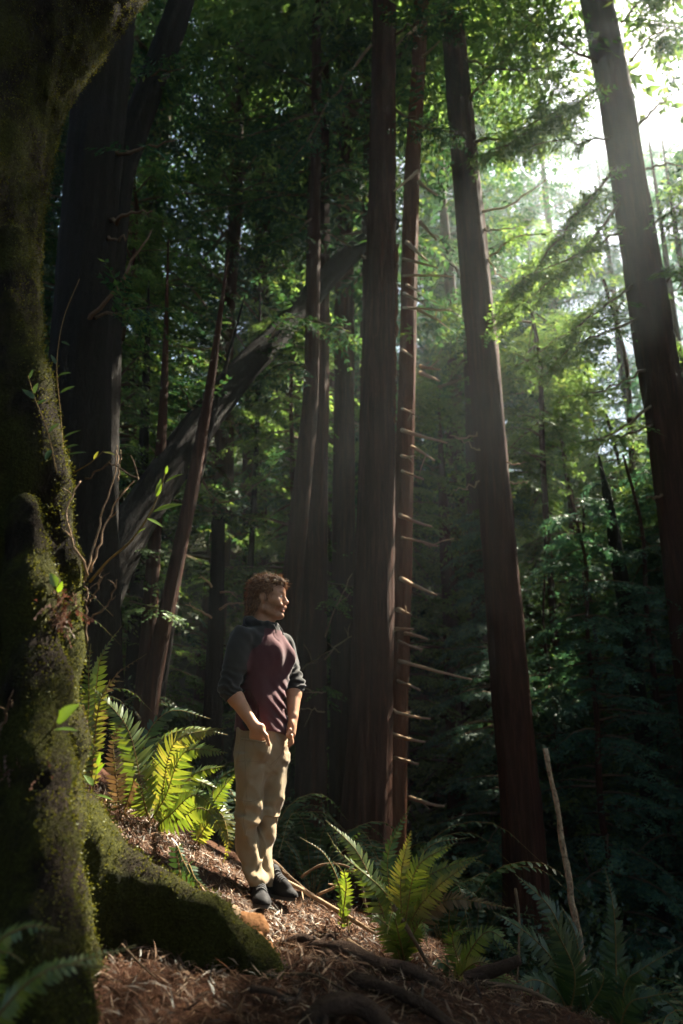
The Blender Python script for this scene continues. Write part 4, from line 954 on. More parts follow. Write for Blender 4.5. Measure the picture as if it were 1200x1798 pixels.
fern('thin fern with a frosted frond between the man and the broad sword fern', (607, 1600, 4.6), [
    ([(598, 1560, 4.55), (570, 1500, 4.5), (527, 1470, 4.45)], .03, 30, Dk), ([(603, 1560, 4.55), (600, 1530, 4.5), (586, 1512, 4.45)], .04, 20, G), ([(608, 1560, 4.5), (606, 1530, 4.45), (634, 1535, 4.4)], .045, 22, G)], seed=8)
fern('low fern with a curled over frond below the dark trunk leaning left', (800, 1740, 4.1), [
    ([(820, 1680, 4.0), (860, 1635, 3.9), (915, 1680, 3.8)], .065, 30, G), ([(805, 1690, 4.1), (795, 1640, 4.05), (830, 1630, 4.0)], .06, 26, G), ([(820, 1700, 3.9), (850, 1690, 3.8), (885, 1715, 3.75)], .055, 24, Yl),
    ([(790, 1700, 4.0), (770, 1690, 3.9), (760, 1715, 3.85)], .05, 20, Dk), ([(845, 1720, 3.9), (890, 1720, 3.8), (935, 1750, 3.7)], .05, 24, G)], seed=9)
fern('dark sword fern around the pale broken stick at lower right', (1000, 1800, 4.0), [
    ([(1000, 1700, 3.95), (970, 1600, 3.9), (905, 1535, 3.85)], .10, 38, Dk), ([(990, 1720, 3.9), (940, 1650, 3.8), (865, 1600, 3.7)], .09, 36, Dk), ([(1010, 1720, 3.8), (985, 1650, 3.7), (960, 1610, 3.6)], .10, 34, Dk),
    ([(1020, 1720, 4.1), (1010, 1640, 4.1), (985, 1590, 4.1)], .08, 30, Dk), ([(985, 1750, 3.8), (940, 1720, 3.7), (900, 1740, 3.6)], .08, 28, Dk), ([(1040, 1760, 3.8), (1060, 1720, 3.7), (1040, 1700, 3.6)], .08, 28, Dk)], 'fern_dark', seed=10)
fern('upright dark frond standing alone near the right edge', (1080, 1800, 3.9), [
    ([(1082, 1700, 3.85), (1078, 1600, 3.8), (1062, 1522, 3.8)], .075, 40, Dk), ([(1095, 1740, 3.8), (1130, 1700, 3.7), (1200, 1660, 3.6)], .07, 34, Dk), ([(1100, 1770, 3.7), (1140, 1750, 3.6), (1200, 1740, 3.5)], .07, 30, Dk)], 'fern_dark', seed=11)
fern('out of focus green fronds poking in at the bottom left corner', (-60, 1860, 2.15), [
    ([(-20, 1690, 2.05), (40, 1630, 1.98), (105, 1632, 1.95)], .062, 30, G), ([(-10, 1800, 2.1), (80, 1710, 2.05), (240, 1660, 2.2)], .045, 34, G), ([(0, 1780, 2.05), (90, 1700, 2.0), (195, 1698, 2.0)], .04, 30, G), ([(-20, 1700, 2.05), (10, 1672, 2.0), (42, 1690, 1.98)], .05, 20, G)], seed=12)

# fern clumps of the hollow (one clump built once, then copied)
r = np.random.default_rng(50)
def clump(seed):
    r = np.random.default_rng(seed); res = []
    for i in range(9):
        az = i / 9 * 6.28 + r.uniform(-.3, .3); d = np.array([math.cos(az), math.sin(az), 0]); L = r.uniform(.55, .95)
        P = curve([[0, 0, 0], d * L * .35 + [0, 0, L * .6], d * L * .8 + [0, 0, L * .72], d * L * 1.15 + [0, 0, L * .45]], 10)
        res.append(frond(P, .10, np.array([0, 0, 1.]), 22, seed * 9 + i))
    return res
CL = [clump(3), clump(4)]
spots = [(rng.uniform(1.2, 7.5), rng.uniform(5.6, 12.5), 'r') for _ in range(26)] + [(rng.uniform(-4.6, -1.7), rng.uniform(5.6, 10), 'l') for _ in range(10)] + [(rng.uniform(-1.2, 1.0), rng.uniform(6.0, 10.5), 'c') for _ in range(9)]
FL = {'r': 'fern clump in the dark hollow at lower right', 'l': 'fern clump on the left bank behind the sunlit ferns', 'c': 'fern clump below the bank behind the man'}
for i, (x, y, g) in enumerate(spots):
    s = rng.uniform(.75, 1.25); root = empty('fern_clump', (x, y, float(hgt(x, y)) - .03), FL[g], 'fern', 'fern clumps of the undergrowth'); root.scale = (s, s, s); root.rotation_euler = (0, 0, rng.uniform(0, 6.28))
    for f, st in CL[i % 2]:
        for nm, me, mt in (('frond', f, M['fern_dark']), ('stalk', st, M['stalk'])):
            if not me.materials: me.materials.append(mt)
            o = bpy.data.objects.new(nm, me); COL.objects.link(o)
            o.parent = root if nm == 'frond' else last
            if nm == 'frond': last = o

# ------------------------------------------------------------------ duff: needles, flakes and bits of twig (uncountable)
r = np.random.default_rng(90); n = 66000
x = np.concatenate([r.normal(-.45, .75, n * 2 // 3), r.uniform(-2.6, 1.6, n - n * 2 // 3)]); y = np.concatenate([r.normal(4.1, .75, n * 2 // 3), r.uniform(2.0, 6.0, n - n * 2 // 3)])
k = (y > 1.9); x, y = x[k], y[k]; n = len(x)
z = hgt(x, y) + r.uniform(0, .022, n)
e = .02; nx3 = -(hgt(x + e, y) - hgt(x - e, y)) / (2 * e); ny3 = -(hgt(x, y + e) - hgt(x, y - e)) / (2 * e)
nn = np.stack([nx3, ny3, np.ones(n)], 1) + r.normal(0, .45, (n, 3)); nn /= np.linalg.norm(nn, axis=1, keepdims=True)
d = np.cross(nn, r.normal(0, 1, (n, 3))); d /= np.linalg.norm(d, axis=1, keepdims=True); s2 = np.cross(nn, d)
L = r.gamma(2.0, .0075, (n, 1)) + .006; w = L * r.uniform(.025, .11, (n, 1)); o = np.stack([x, y, z], 1); bend = nn * L * r.uniform(-.1, .3, (n, 1))
LQ = np.stack([o - d * L, o + s2 * w + bend, o + d * L, o - s2 * w + bend], 1)
tw = r.choice(n, 2600, replace=False); Lt = r.uniform(.025, .075, (2600, 1)); wt = r.uniform(.0015, .0035, (2600, 1)); lf = nn[tw] * .012
TQ = np.stack([o[tw] - d[tw] * Lt + lf, o[tw] + s2[tw] * wt + lf * 1.6, o[tw] + d[tw] * Lt + lf * r.uniform(.2, 1.8, (2600, 1)), o[tw] - s2[tw] * wt + lf * 1.6], 1)
obj('needle_litter', mesh_quads('needle_litter', np.concatenate([LQ, TQ])), M['litter'], smooth=False, label='carpet of red brown needles and bark bits covering the bank', cat='leaf litter', kind='stuff')

def ground_stick(name, pts, r0, label, cat, mat='twig', r1=None, group=None, n=14, bumpy=.2, kinks=0, seed=0, sides=8, lift=.0):
    """pts: (px, py, Y, height above ground or None for the pixel's own height)"""
    P = []
    for p in pts:
        q = at(*p[:3])
        if len(p) > 3: q[2] = float(hgt(q[0], q[1])) + p[3]
        P.append(q)
    P = curve(P, n); rr = np.random.default_rng(seed); mb = MB(); mb.tube(P, np.linspace(r0, r1 if r1 else r0 * .4, n), sides, bumpy, seed)
    for k in range(kinks):
        i = rr.integers(2, n - 2); dd = nrm(nrm(P[-1] - P[0]) + rr.normal(0, .7, 3)); l = rr.uniform(.05, .16)
        mb.tube(curve([P[i], P[i] + dd * l * .5, P[i] + dd * l + [0, 0, .01]], 5), np.linspace(r0 * .45, r0 * .15, 5), 5)
    return obj(name, mb.build(name), M[mat], label=label, cat=cat, group=group)

# ------------------------------------------------------------------ the man
YM = 4.65
def P(px, py, d=0.0): return at(px, py, YM + d)
FW = np.array([math.cos(R(37)), -math.sin(R(37))])           # where his chest points
RT = np.array([FW[1], -FW[0]])                               # his right hand side
F3 = np.array([*FW, 0]); R3 = np.array([*RT, 0])
MAN = empty('person', P(468, 1592), 'man in a maroon and charcoal hooded top and khaki trousers, hands in pockets, gazing right', 'person')
def off(p, r=0.0, f=0.0, z=0.0): return p + R3 * r + F3 * f + np.array([0, 0, z])
hipc = P(461, 1300); chest = P(463, 1165); neckb = P(464, 1100)
# joints
shR = off(P(462, 1124), .165, -.01); shL = off(P(464, 1124), -.165, -.01)
elR = P(402, 1207, -.19); wrR = P(445, 1272, -.205); hdR = P(459, 1299, -.150)
elL = P(517, 1203, .12); wrL = P(515, 1258, .015); hdL = P(511, 1288, -.02)
# head frame
hy = R(14); hp = R(-2)
Hx = nrm([math.cos(hy) * math.cos(hp), -math.sin(hy) * math.cos(hp), math.sin(hp)]); Hy = nrm(np.cross([0, 0, 1], Hx)); Hz = np.cross(Hx, Hy)
HM = np.stack([Hx, Hy, Hz], 1); HC = P(472, 1050, -.01); HS = 1.0
def hp_(x, y, z): return HC + HM @ (np.array([x, y, z]) * HS)

B = Field(np.array([-.95, YM - .42, -.75]), np.array([.05, YM + .38, 1.2]), .0054)
# trunk, legs (mostly inside the clothes)
B.cap(hipc, chest, .10, .11, .05); B.cap(chest, off(neckb, 0, -.02), .10, .055, .05)
B.cap(off(hipc, .08), P(438, 1425, -.07), .06, .04, .03); B.chain([P(438, 1425, -.07), P(435, 1480, -.065), P(449, 1535, -.06), P(452, 1565, -.05)], [.04, .034, .028, .028], .02)
B.cap(off(hipc, -.08), P(473, 1425, .055), .055, .036, .03); B.chain([P(473, 1425, .055), P(465, 1480, .05), P(469, 1535, .045), P(473, 1565, .05)], [.036, .03, .026, .026], .02)
B.cap(off(neckb, 0, -.03, -.02), hp_(-.022, 0, -.07), .066, .057, .03)
B.cap(hp_(-.02, .0, -.15), hp_(.03, 0, -.10), .05, .03, .03)
# arms
for s_, e_, w_ in ((shR, elR, wrR), (shL, elL, wrL)):
    B.cap(s_, e_, .05, .043, .02); m_ = e_ + (w_ - e_) * .3; B.cap(e_, m_, .042, .044, .015); B.cap(m_, w_, .044, .029, .015)
# right hand: back of the hand slides into the pocket, thumb hooked outside
d = nrm(hdR - wrR)
B.cap(wrR, hdR, .029, .033, .012); B.ell(wrR + d * .055, (.046, .030, .05), np.stack([nrm(R3 * -.6 + F3 * .8), nrm(np.cross(d, nrm(R3 * -.6 + F3 * .8))), d], 1), .012)
for k, (dx, ln) in enumerate(((-.030, .070), (-.010, .080), (.010, .078), (.029, .062))):
    b_ = hdR + nrm(F3) * dx * -1; q1 = b_ + d * ln * .5; q2 = q1 + nrm(d + np.array([0, .25, -.5])) * ln * .5
    B.cap(b_, q1, .010, .0095, .003); B.cap(q1, q2, .0095, .008, .003)
t0 = P(459, 1281, -.205); t1 = P(468, 1292, -.212); t2 = P(473, 1308, -.205)
B.cap(t0, t1, .014, .0115, .008); B.cap(t1, t2, .0115, .0085, .004)
# left hand on the far pocket, fingers curled outside
B.ell((wrL + hdL) / 2 + (hdL - wrL) * .1, (.022, .036, .048), None, .012); B.cap(wrL, hdL, .027, .028, .01)
for k, (dy, ln) in enumerate(((-.030, .045), (-.010, .055), (.010, .054), (.028, .044))):
    b_ = hdL + np.array([.006, dy, -.012 - .004 * k]); q1 = b_ + np.array([.002, -.006, -ln * .55]); q2 = q1 + np.array([-.018, -.008, -ln * .35])
    B.cap(b_, q1, .0095, .009, .003); B.cap(q1, q2, .009, .0075, .003)
B.cap(hdL + [-.002, -.034, .02], hdL + [-.018, -.05, -.012], .011, .009, .005)
# head
def he(c, r, k=.012, sub=False, tilt=0.0):
    ct, st = math.cos(tilt), math.sin(tilt); Rt = np.array([[ct, 0, st], [0, 1, 0], [-st, 0, ct]])
    B.ell(hp_(*c), np.array(r) * HS, HM @ Rt, k, sub)
def hc(a, b, ra, rb, k=.008, sub=False): B.cap(hp_(*a), hp_(*b), ra * HS, rb * HS, k, sub)
he((-.012, 0, .036), (.098, .077, .086), .02); he((.036, 0, -.028), (.060, .060, .092), .03); he((.052, 0, .040), (.044, .058, .048), .025)
for s_ in (-1, 1):
    hc((-.006, s_ * .058, -.040), (.0, s_ * .056, -.072), .016, .018, .02); hc((.0, s_ * .055, -.075), (.066, s_ * .016, -.108), .017, .017, .02)
    he((.066, s_ * .044, -.024), (.024, .022, .020), .02); hc((.086, s_ * .014, .021), (.070, s_ * .050, .019), .011, .010, .012)
    he((.096, s_ * .031, .003), (.018, .018, .013), .008, True)
    he((.080, s_ * .031, .002), (.0125, .0135, .0125), .002)
    hc((.090, s_ * .018, .012), (.082, s_ * .046, .009), .0042, .0042, .004)      # upper lid
    hc((.089, s_ * .020, -.008), (.081, s_ * .044, -.007), .0040, .0040, .004)    # lower lid
    he((.107, s_ * .012, -.033), (.011, .009, .008), .006); he((.085, s_ * .034, -.052), (.020, .018, .016), .015)
    # ear
    he((-.008, s_ * .079, -.008), (.020, .009, .033), .004, False, R(-12)); he((-.003, s_ * .087, -.006), (.010, .006, .019), .004, True, R(-12)); he((-.002, s_ * .078, -.036), (.009, .007, .010), .004)
hc((.090, 0, .016), (.112, 0, -.022), .0085, .0105, .010); he((.115, 0, -.029), (.0135, .0115, .0105), .006)
hc((.098, -.013, -.058), (.098, .013, -.058), .0058, .0058, .006); hc((.094, -.023, -.061), (.094, .023, -.061), .0048, .0048, .006)
hc((.093, -.016, -.079), (.093, .016, -.079), .0072, .0072, .007)
hc((.106, -.014, -.067), (.106, .014, -.067), .0055, .0055, .003, True); hc((.100, -.024, -.065), (.100, .024, -.065), .0038, .0038, .003, True)
he((.080, 0, -.108), (.022, .024, .019), .015)
bm_ = B.mesh('body')
# skin colours with stubble, lips and brows
nvt = len(bm_.vertices); co = np.empty(nvt * 3, np.float32); bm_.vertices.foreach_get('co', co); co = co.reshape(-1, 3).astype(float)
L = (co - HC) @ HM
col = np.tile([.46, .235, .135], (nvt, 1)) * (1 + .10 * vnoise(co[:, 0] * 40, co[:, 1] * 40, co[:, 2] * 40, 4)[:, None])
head = L[:, 2] > -.16
def paint(mask, c): col[:] = col * (1 - mask[:, None]) + np.array(c) * mask[:, None]
beard = ss(-.028, -.055, L[:, 2]) * ss(-.145, -.11, L[:, 2]) * ss(-.012, .012, L[:, 0] + .0) * head
side = ss(.045, .06, np.abs(L[:, 1])) * ss(.03, -.03, L[:, 2]) * ss(-.004, .004, L[:, 0]) * ss(.03, .012, L[:, 0]) * head * (L[:, 2] > -.13)
paint(np.clip(np.maximum(beard * .72, side * .8) * (.75 + .25 * vnoise(co[:, 0] * 150, co[:, 1] * 150, co[:, 2] * 150, 5)), 0, 1), (.13, .062, .03))
paint(np.exp(-((L[:, 0] - .096) / .016) ** 2 - (L[:, 1] / .024) ** 2 - ((L[:, 2] + .068) / .013) ** 2) * .8, (.36, .13, .09))
paint(np.exp(-(np.abs(np.abs(L[:, 1]) - .033) / .017) ** 4 - ((L[:, 2] - .026) / .006) ** 2) * (L[:, 0] > .06) * .85, (.07, .032, .014))
paint(np.exp(-(L[:, 0] - .104) ** 2 / .012 ** 2 - (L[:, 1] / .02) ** 2 - ((L[:, 2] + .067) / .0035) ** 2) * .9, (.10, .03, .02))
paint(np.exp(-((L[:, 0] - .112) / .02) ** 2 - (L[:, 1] / .02) ** 2 - ((L[:, 2] + .026) / .02) ** 2) * .25, (.5, .18, .11))
ca = bm_.color_attributes.new('col', 'FLOAT_COLOR', 'POINT'); ca.data.foreach_set('color', np.concatenate([np.clip(col, 0, 1), np.ones((nvt, 1))], 1).astype(np.float32).ravel())
obj('body', bm_, M['skin'], MAN)
def ball(name, c, r, mat, sub=3):
    import bmesh
    bm = bmesh.new(); bmesh.ops.create_icosphere(bm, subdivisions=sub, radius=r); me = bpy.data.meshes.new(name); bm.to_mesh(me); bm.free(); me.transform(Matrix.Translation(tuple(c))); return obj(name, me, M[mat], MAN)
for s_ in (-1, 1):
    e_ = ball('eye', hp_(.0815, s_ * .031, .002), .0122, 'eyewhite'); q = ball('iris', hp_(.0895, s_ * .0305, .002), .0056, 'iris', 2); q.parent = e_; q.matrix_parent_inverse = Matrix.Identity(4)
mb = MB(); mb.tube(curve([hp_(.088, -.018, -.066), hp_(.098, 0, -.0655), hp_(.088, .018, -.066)], 7), .0034, 6); obj('teeth', mb.build('teeth'), M['teeth'], MAN)

# hooded top
S = Field(np.array([-.95, YM - .42, .15]), np.array([.05, YM + .38, 1.02]), .0055)
zs = []; Cs = []; aa = []; bb = []
for (px, py, a_, b_) in ((462, 1304, .160, .116), (461, 1285, .166, .122), (461, 1250, .168, .122), (462, 1210, .166, .122), (463, 1170, .175, .125), (463, 1140, .178, .120), (463, 1122, .165, .105), (463, 1110, .125, .090), (464, 1102, .088, .080)):
    p = P(px, py); zs.append(p[2]); Cs.append(p[:2]); aa.append(a_); bb.append(b_)
S.loft(zs, Cs, aa, bb, RT, FW, .02, 2.4)
S.ell(off(chest, .06, .065, .035), (.10, .05, .08), None, .06); S.ell(off(chest, -.06, .065, .035), (.10, .05, .08), None, .06)
for s_, e_, w_, q in ((shR, elR, wrR, .22), (shL, elL, wrL, .22)):
    m1 = s_ + (e_ - s_) * .5; end = e_ + (w_ - e_) * q
    S.cap(s_ + [0, 0, -.005], m1, .070, .062, .04); S.cap(m1, e_, .062, .058, .02); S.cap(e_, e_ + (w_ - e_) * .45, .058, .053, .015)
# soft hood rolled round the neck
for k in range(14):
    t = k / 13 * 2 * math.pi; t2 = (k + 1) / 13 * 2 * math.pi
    def hoodp(t): return off(neckb, math.sin(t) * .082, math.cos(t) * .078 - .012, .012 - .014 * math.cos(t) + .012 * (math.cos(t) < 0))
    rr_ = .020 + .010 * (1 - math.cos(t)) / 2
    S.cap(hoodp(t), hoodp(t2), rr_, .020 + .010 * (1 - math.cos(t2)) / 2, .012)
S.ell(off(neckb, 0, -.10, -.012), (.07, .07, .04), None, .03)
axR = nrm(elR - shR); axL = nrm(elL - shL)
def shirt_disp(x, y, z):
    p = np.stack([x, y, z], -1); r_ = np.zeros_like(x)
    for s_, e_, w_ in ((shR, elR, wrR), (shL, elL, wrL)):
        ax_ = nrm(e_ - s_); t = (p - s_) @ ax_; l_ = np.linalg.norm(e_ - s_); dd = np.linalg.norm(p - s_ - np.clip(t, 0, l_ * 1.3)[:, None] * ax_, axis=1)
        near = ss(.105, .075, dd) * ss(l_ * .45, l_ * .75, t)
        r_ += near * (.006 * np.sin(t * 150 + 5 * vnoise(x * 14, y * 14, z * 14, 3)) * (.5 + .5 * vnoise(x * 9, y * 9, z * 9, 33)) + .004 * vnoise(x * 30, y * 30, z * 60, 34))
        r_ += ss(.105, .075, dd) * ss(l_ * .8, l_ * .2, t) * .006 * vnoise(x * 22 + z * 14, y * 22, z * 9, 6)
    # drapes over the body: slanted soft folds, bunched at the hem
    r_ += .009 * vnoise(x * 11 + z * 7, y * 11, z * 6, 7) + .005 * vnoise(x * 26, y * 26, z * 13 + x * 10, 8)
    hem = ss(hipc[2] + .14, hipc[2], z); r_ += hem * .008 * vnoise(x * 20, y * 20, z * 30, 9)
    pull = np.exp(-((p - off(P(505, 1245), 0, 0)) ** 2).sum(-1) / .11 ** 2); r_ += pull * .012 * np.sin((z * .8 + x * .9) * 130)
    return r_
S.displace(shirt_disp)
for e_, w_ in ((elR, wrR), (elL, wrL)):      # square cuffs
    ax_ = nrm(w_ - e_); end = e_ + (w_ - e_) * .24; sl_, g_ = S.block(end - .12, end + .12)
    pl = sum((g_[i] - end[i]) * ax_[i] for i in range(3)); rd = np.sqrt(sum((g_[i] - end[i] - pl * ax_[i]) ** 2 for i in range(3)))
    S.f[sl_] = np.where(rd < .088, np.maximum(S.f[sl_], pl), S.f[sl_])
S.cut(lambda x, y, z: P(461, 1291)[2] + .02 * np.sin(((x - hipc[0]) * RT[0] + (y - hipc[1]) * RT[1]) * 9 + .6) - z + 0 * x)
# hollow neck opening
S.cap(off(neckb, 0, .0, .0), hp_(-.02, 0, -.06), .070, .066, .01, True)
ms = S.mesh('hooded_top')
ms.materials.append(M['maroon']); ms.materials.append(M['charcoal'])
nf = len(ms.polygons); c_ = np.empty(nf * 3, np.float32); ms.polygons.foreach_get('center', c_); c_ = c_.reshape(-1, 3).astype(float)
rel = c_ - neckb; lat = rel @ R3; fwd = rel @ F3; dz = rel[:, 2]
def armdist(s_, e_, w_):
    d1 = nrm(e_ - s_); t = np.clip((c_ - s_) @ d1, 0, np.linalg.norm(e_ - s_)); a1 = np.linalg.norm(c_ - s_ - t[:, None] * d1, axis=1)
    d2 = nrm(w_ - e_); t = np.clip((c_ - e_) @ d2, 0, .2); return np.minimum(a1, np.linalg.norm(c_ - e_ - t[:, None] * d2, axis=1))
tor = np.abs(lat) / .150
sleeve = ((np.minimum(armdist(shR, elR, wrR), armdist(shL, elL, wrL)) < .079) & (np.abs(lat) > .125 - .02 * (dz < -.12))) | (np.abs(lat) > np.interp(-dz, [0, .05, .12, .2], [.05, .085, .122, .20]))
hood = (dz > -.026) & (np.hypot(lat, fwd) < .16)
ms.polygons.foreach_set('material_index', (sleeve | hood).astype(np.int32))
obj('hooded_top', ms, None, MAN)
# cords of the hood
for k, (dx, ln) in enumerate(((.028, .055), (-.02, .06))):
    a_ = off(neckb, dx, .098, .0); mb = MB(); mb.tube(curve([a_, off(a_, dx * .2, .022, -ln * .5), off(a_, dx * .3, .03, -ln)], 6), .0032, 6); obj('hood_cord', mb.build('hood_cord'), M['charcoal'], MAN)

# trousers
T = Field(np.array([-.80, YM - .36, -.75]), np.array([.0, YM + .30, .36]), .0055)
def legloft(rows, dd):
    z = []; C = []; a = []; b = []
    for px, py, d_, a_, b_ in rows[::-1]:
        p = P(px, py, d_); z.append(p[2]); C.append(p[:2]); a.append(a_); b.append(b_)
    T.loft(z, C, a, b, (1, 0), (0, 1), .02, 2.2)
T.loft([P(461, y)[2] for y in (1420, 1385, 1355, 1335, 1315, 1300, 1280)], [P(x, y)[:2] for x, y in ((452, 1420), (455, 1385), (458, 1355), (459, 1335), (460, 1315), (461, 1300), (461, 1280))], [.03, .085, .140, .160, .165, .160, .155], [.015, .04, .085, .108, .117, .115, .11], RT, FW, .03, 2.3)
legloft([(439, 1325, -.065, .076, .095), (438, 1360, -.07, .076, .094), (438, 1390, -.07, .071, .088), (436, 1432, -.075, .067, .080), (432, 1465, -.07, .057, .073), (434, 1492, -.06, .052, .068), (441, 1515, -.06, .049, .063), (449, 1537, -.065, .049, .062), (453, 1552, -.07, .042, .058)], 0)
legloft([(485, 1325, .065, .072, .10), (482, 1362, .065, .066, .095), (478, 1395, .06, .062, .09), (472, 1425, .055, .062, .085), (466, 1455, .05, .058, .08), (465, 1490, .05, .048, .072), (466, 1520, .045, .044, .068), (470, 1540, .045, .038, .062), (472, 1553, .045, .033, .056)], 0)
T.ell(P(457, 1312, -.135), (.058, .055, .062), None, .03)
def trouser_disp(x, y, z):
    zk = P(440, 1430)[2]; zh = P(455, 1548)[2]; zc = P(462, 1345)[2]
    r_ = -.005 + .007 * vnoise(x * 13 + z * 8, y * 13, z * 7, 21) + .0045 * vnoise(x * 30 - z * 12, y * 30, z * 16, 22)
    knee = np.exp(-((z - zk) / .10) ** 2); r_ += knee * (.010 * vnoise(x * 9 + z * 22, y * 12, z * 20, 23) - .007 * np.maximum(0, 1 - 5 * np.abs(vnoise(x * 7 + z * 13, y * 8, z * 11, 27))))
    bunch = np.exp(-((z - zh - .05) / .07) ** 2); r_ += bunch * .012 * vnoise(x * 10 + z * 16, y * 14, z * 24, 24)
    cr = np.exp(-((z - zc) / .06) ** 2); r_ += cr * .006 * vnoise(x * 8, y * 8, (z + .7 * np.abs(x - P(475, 1345)[0])) * 34, 26)
    # long diagonal creases down the shins
    r_ += .007 * np.sin((x * 1.0 + z * .45) * 62 + 2.5 * vnoise(x * 5, y * 5, z * 5, 25)) * ss(zk + .05, zk - .08, z) * .6
    # a few sharp creases
    r_ += -.006 * np.maximum(0, 1 - 6 * np.abs(vnoise(x * 9 + z * 5, y * 9, z * 4.5 - x * 6, 28))) + .003
    return r_
T.displace(trouser_disp)
tm = T.mesh('trousers'); tr_o = obj('trousers', tm, M['khaki'], MAN)
# seams and pocket edge laid on the cloth
from mathutils.bvhtree import BVHTree
bvh = BVHTree.FromPolygons([tuple(v.co) for v in tm.vertices], [tuple(p.vertices) for p in tm.polygons])
def seam(pp, name='seam', rad=.0013):
    Pp = []
    for q in curve([at(x, y, YM - .6) for x, y in pp], 26):
        dvec = Vector(nrm(q)); hit = bvh.ray_cast(Vector((0, 0, 0)), dvec)
        if hit[0] is not None: Pp.append(np.array(hit[0]) - np.array(dvec) * .0006)
    if len(Pp) > 3:
        mb = MB(); mb.tube(Pp, rad, 5); obj(name, mb.build(name), M['seam'], tr_o)
seam([(424, 1290), (420, 1320), (418, 1335)]); seam([(431, 1292), (430, 1325), (432, 1355), (433, 1402)]); seam([(416, 1403), (440, 1407), (462, 1400)])
seam([(414, 1338), (432, 1336), (470, 1338)]); seam([(497, 1305), (494, 1325), (476, 1342)]); seam([(433, 1410), (428, 1440), (436, 1480), (451, 1500)])

def cloth_edge(pp, rad, mat):
    Pp = []
    for q in curve([at(x, y, YM - .6) for x, y in pp], 14):
        dvec = Vector(nrm(q)); hit = bvh.ray_cast(Vector((0, 0, 0)), dvec)
        if hit[0] is not None: Pp.append(np.array(hit[0]) - np.array(dvec) * rad * .3)
    mb = MB(); mb.tube(Pp, rad, 6); obj('pocket_edge', mb.build('pocket_edge'), M[mat], tr_o)
cloth_edge([(424, 1297), (436, 1299), (450, 1301), (463, 1303), (469, 1299)], .0055, 'khaki')
# shoes
def shoe(heel, toe, zg, k):
    d = nrm((toe - heel) * [1, 1, .35]); w = nrm(np.cross([0, 0, 1], d)); up = np.cross(d, w); Lh = np.linalg.norm(toe - heel)
    lo = np.minimum(heel, toe) - .12; hi = np.maximum(heel, toe) + .16
    X = Field(lo, hi, .005); M3 = np.stack([d, w, up], 1)
    a = heel + up * .045; b = toe + up * .028
    X.cap(a, b, .038, .030, .02); mid = heel + (toe - heel) * .55 + up * .032; X.ell(mid, (.11, .043, .040), M3, .02); X.ell(heel + (toe - heel) * .8 + up * .026, (.06, .046, .030), M3, .02)
    X.cap(heel + d * .02 + up * .05, heel + d * .015 + up * .115, .042, .040, .02); X.cap(heel + d * .03 + up * .09, heel + d * .12 + up * .055, .034, .026, .02)
    X.cut(lambda x, y, z: -((x - heel[0]) * up[0] + (y - heel[1]) * up[1] + (z - heel[2]) * up[2]) + .012)
    sm_ = X.mesh('shoe'); sh = obj('shoe', sm_, M['shoe'], MAN); bv = BVHTree.FromPolygons([tuple(v.co) for v in sm_.vertices], [tuple(p.vertices) for p in sm_.polygons])
    Yf = Field(lo, hi, .005); Yf.cap(heel + up * .012, heel + (toe - heel) * .5 + up * .012, .040, .040, .01); Yf.cap(heel + (toe - heel) * .5 + up * .012, heel + (toe - heel) * .85 + up * .012, .040, .044, .01); Yf.cap(heel + (toe - heel) * .85 + up * .012, toe + up * .016, .042, .028, .01)
    Yf.cut(lambda x, y, z: np.maximum(((x - heel[0]) * up[0] + (y - heel[1]) * up[1] + (z - heel[2]) * up[2]) - .018, -((x - heel[0]) * up[0] + (y - heel[1]) * up[1] + (z - heel[2]) * up[2]) - .006))
    obj('sole', Yf.mesh('sole'), M['sole'], sh)
    for j in range(5):
        f = .36 + j * .075; c = heel + (toe - heel) * f + up * (.118 - .062 * (f - .3) / .4)
        pl_ = []
        for q_ in np.linspace(-.028, .028, 7):
            hit = bv.ray_cast(Vector(c + w * q_ + up * .1 + d * q_ * .3), Vector(-up))
            if hit[0] is not None: pl_.append(np.array(hit[0]) + up * .0015)
        if len(pl_) < 3: continue
        mb = MB(); mb.tube(pl_, .0034, 5); obj('lace', mb.build('lace'), M['lace'], sh)
hR = P(451, 1577, -.02); tR = P(463, 1600, -.22); hL = P(473, 1570, .06); tL = P(510, 1586, -.03)
shoe(hR, tR, 0, 1); shoe(hL, tL, 0, 2)

# hair: a cap of short curls
Hf = Field(HC - .17, HC + .17, .005); Bsave = B; 
def hh(c, r, k=.012, sub=False): Hf.ell(hp_(*c), r, HM, k, sub)
hh((-.022, 0, .046), (.106, .086, .090), .02); hh((.040, 0, .088), (.060, .066, .034), .02); hh((-.065, 0, .0), (.062, .080, .085), .02); hh((-.078, 0, -.07), (.044, .066, .052), .02); hh((-.092, 0, -.105), (.030, .055, .032), .02); hh((-.01, 0, .098), (.080, .062, .032), .02)
for s_ in (-1, 1):
    hh((.008, s_ * .068, .035), (.032, .018, .040), .012); hh((.016, s_ * .070, .0), (.011, .010, .028), .008)
hh((.10, 0, .028), (.055, .10, .034), .012, True); hh((.105, 0, -.03), (.075, .12, .05), .01, True)
for s_ in (-1, 1): hh((.0, s_ * .092, -.022), (.030, .026, .040), .008, True); hh((.06, s_ * .085, -.01), (.04, .03, .05), .01, True)
Hf.displace(lambda x, y, z: .010 * vnoise(x * 48, y * 48, z * 48, 41) + .007 * vnoise(x * 90, y * 90, z * 90, 42))
m_, t_ = newmat('hair_mass'); v_, g_ = mapping(t_, (1, 1, .6)); n1_ = noise(t_, 150, 5, .7, v_, 1.5)
c_r = ramp(t_, [(.3, (.03, .012, .005)), (.5, (.11, .044, .015)), (.7, (.24, .105, .038))], n1_.outputs['Fac']); out(t_, principled(t_, c_r.outputs[0], .6, .3, bump(t_, n1_.outputs['Fac'], 1.0, .006)).outputs[0]); M['hairmass'] = m_
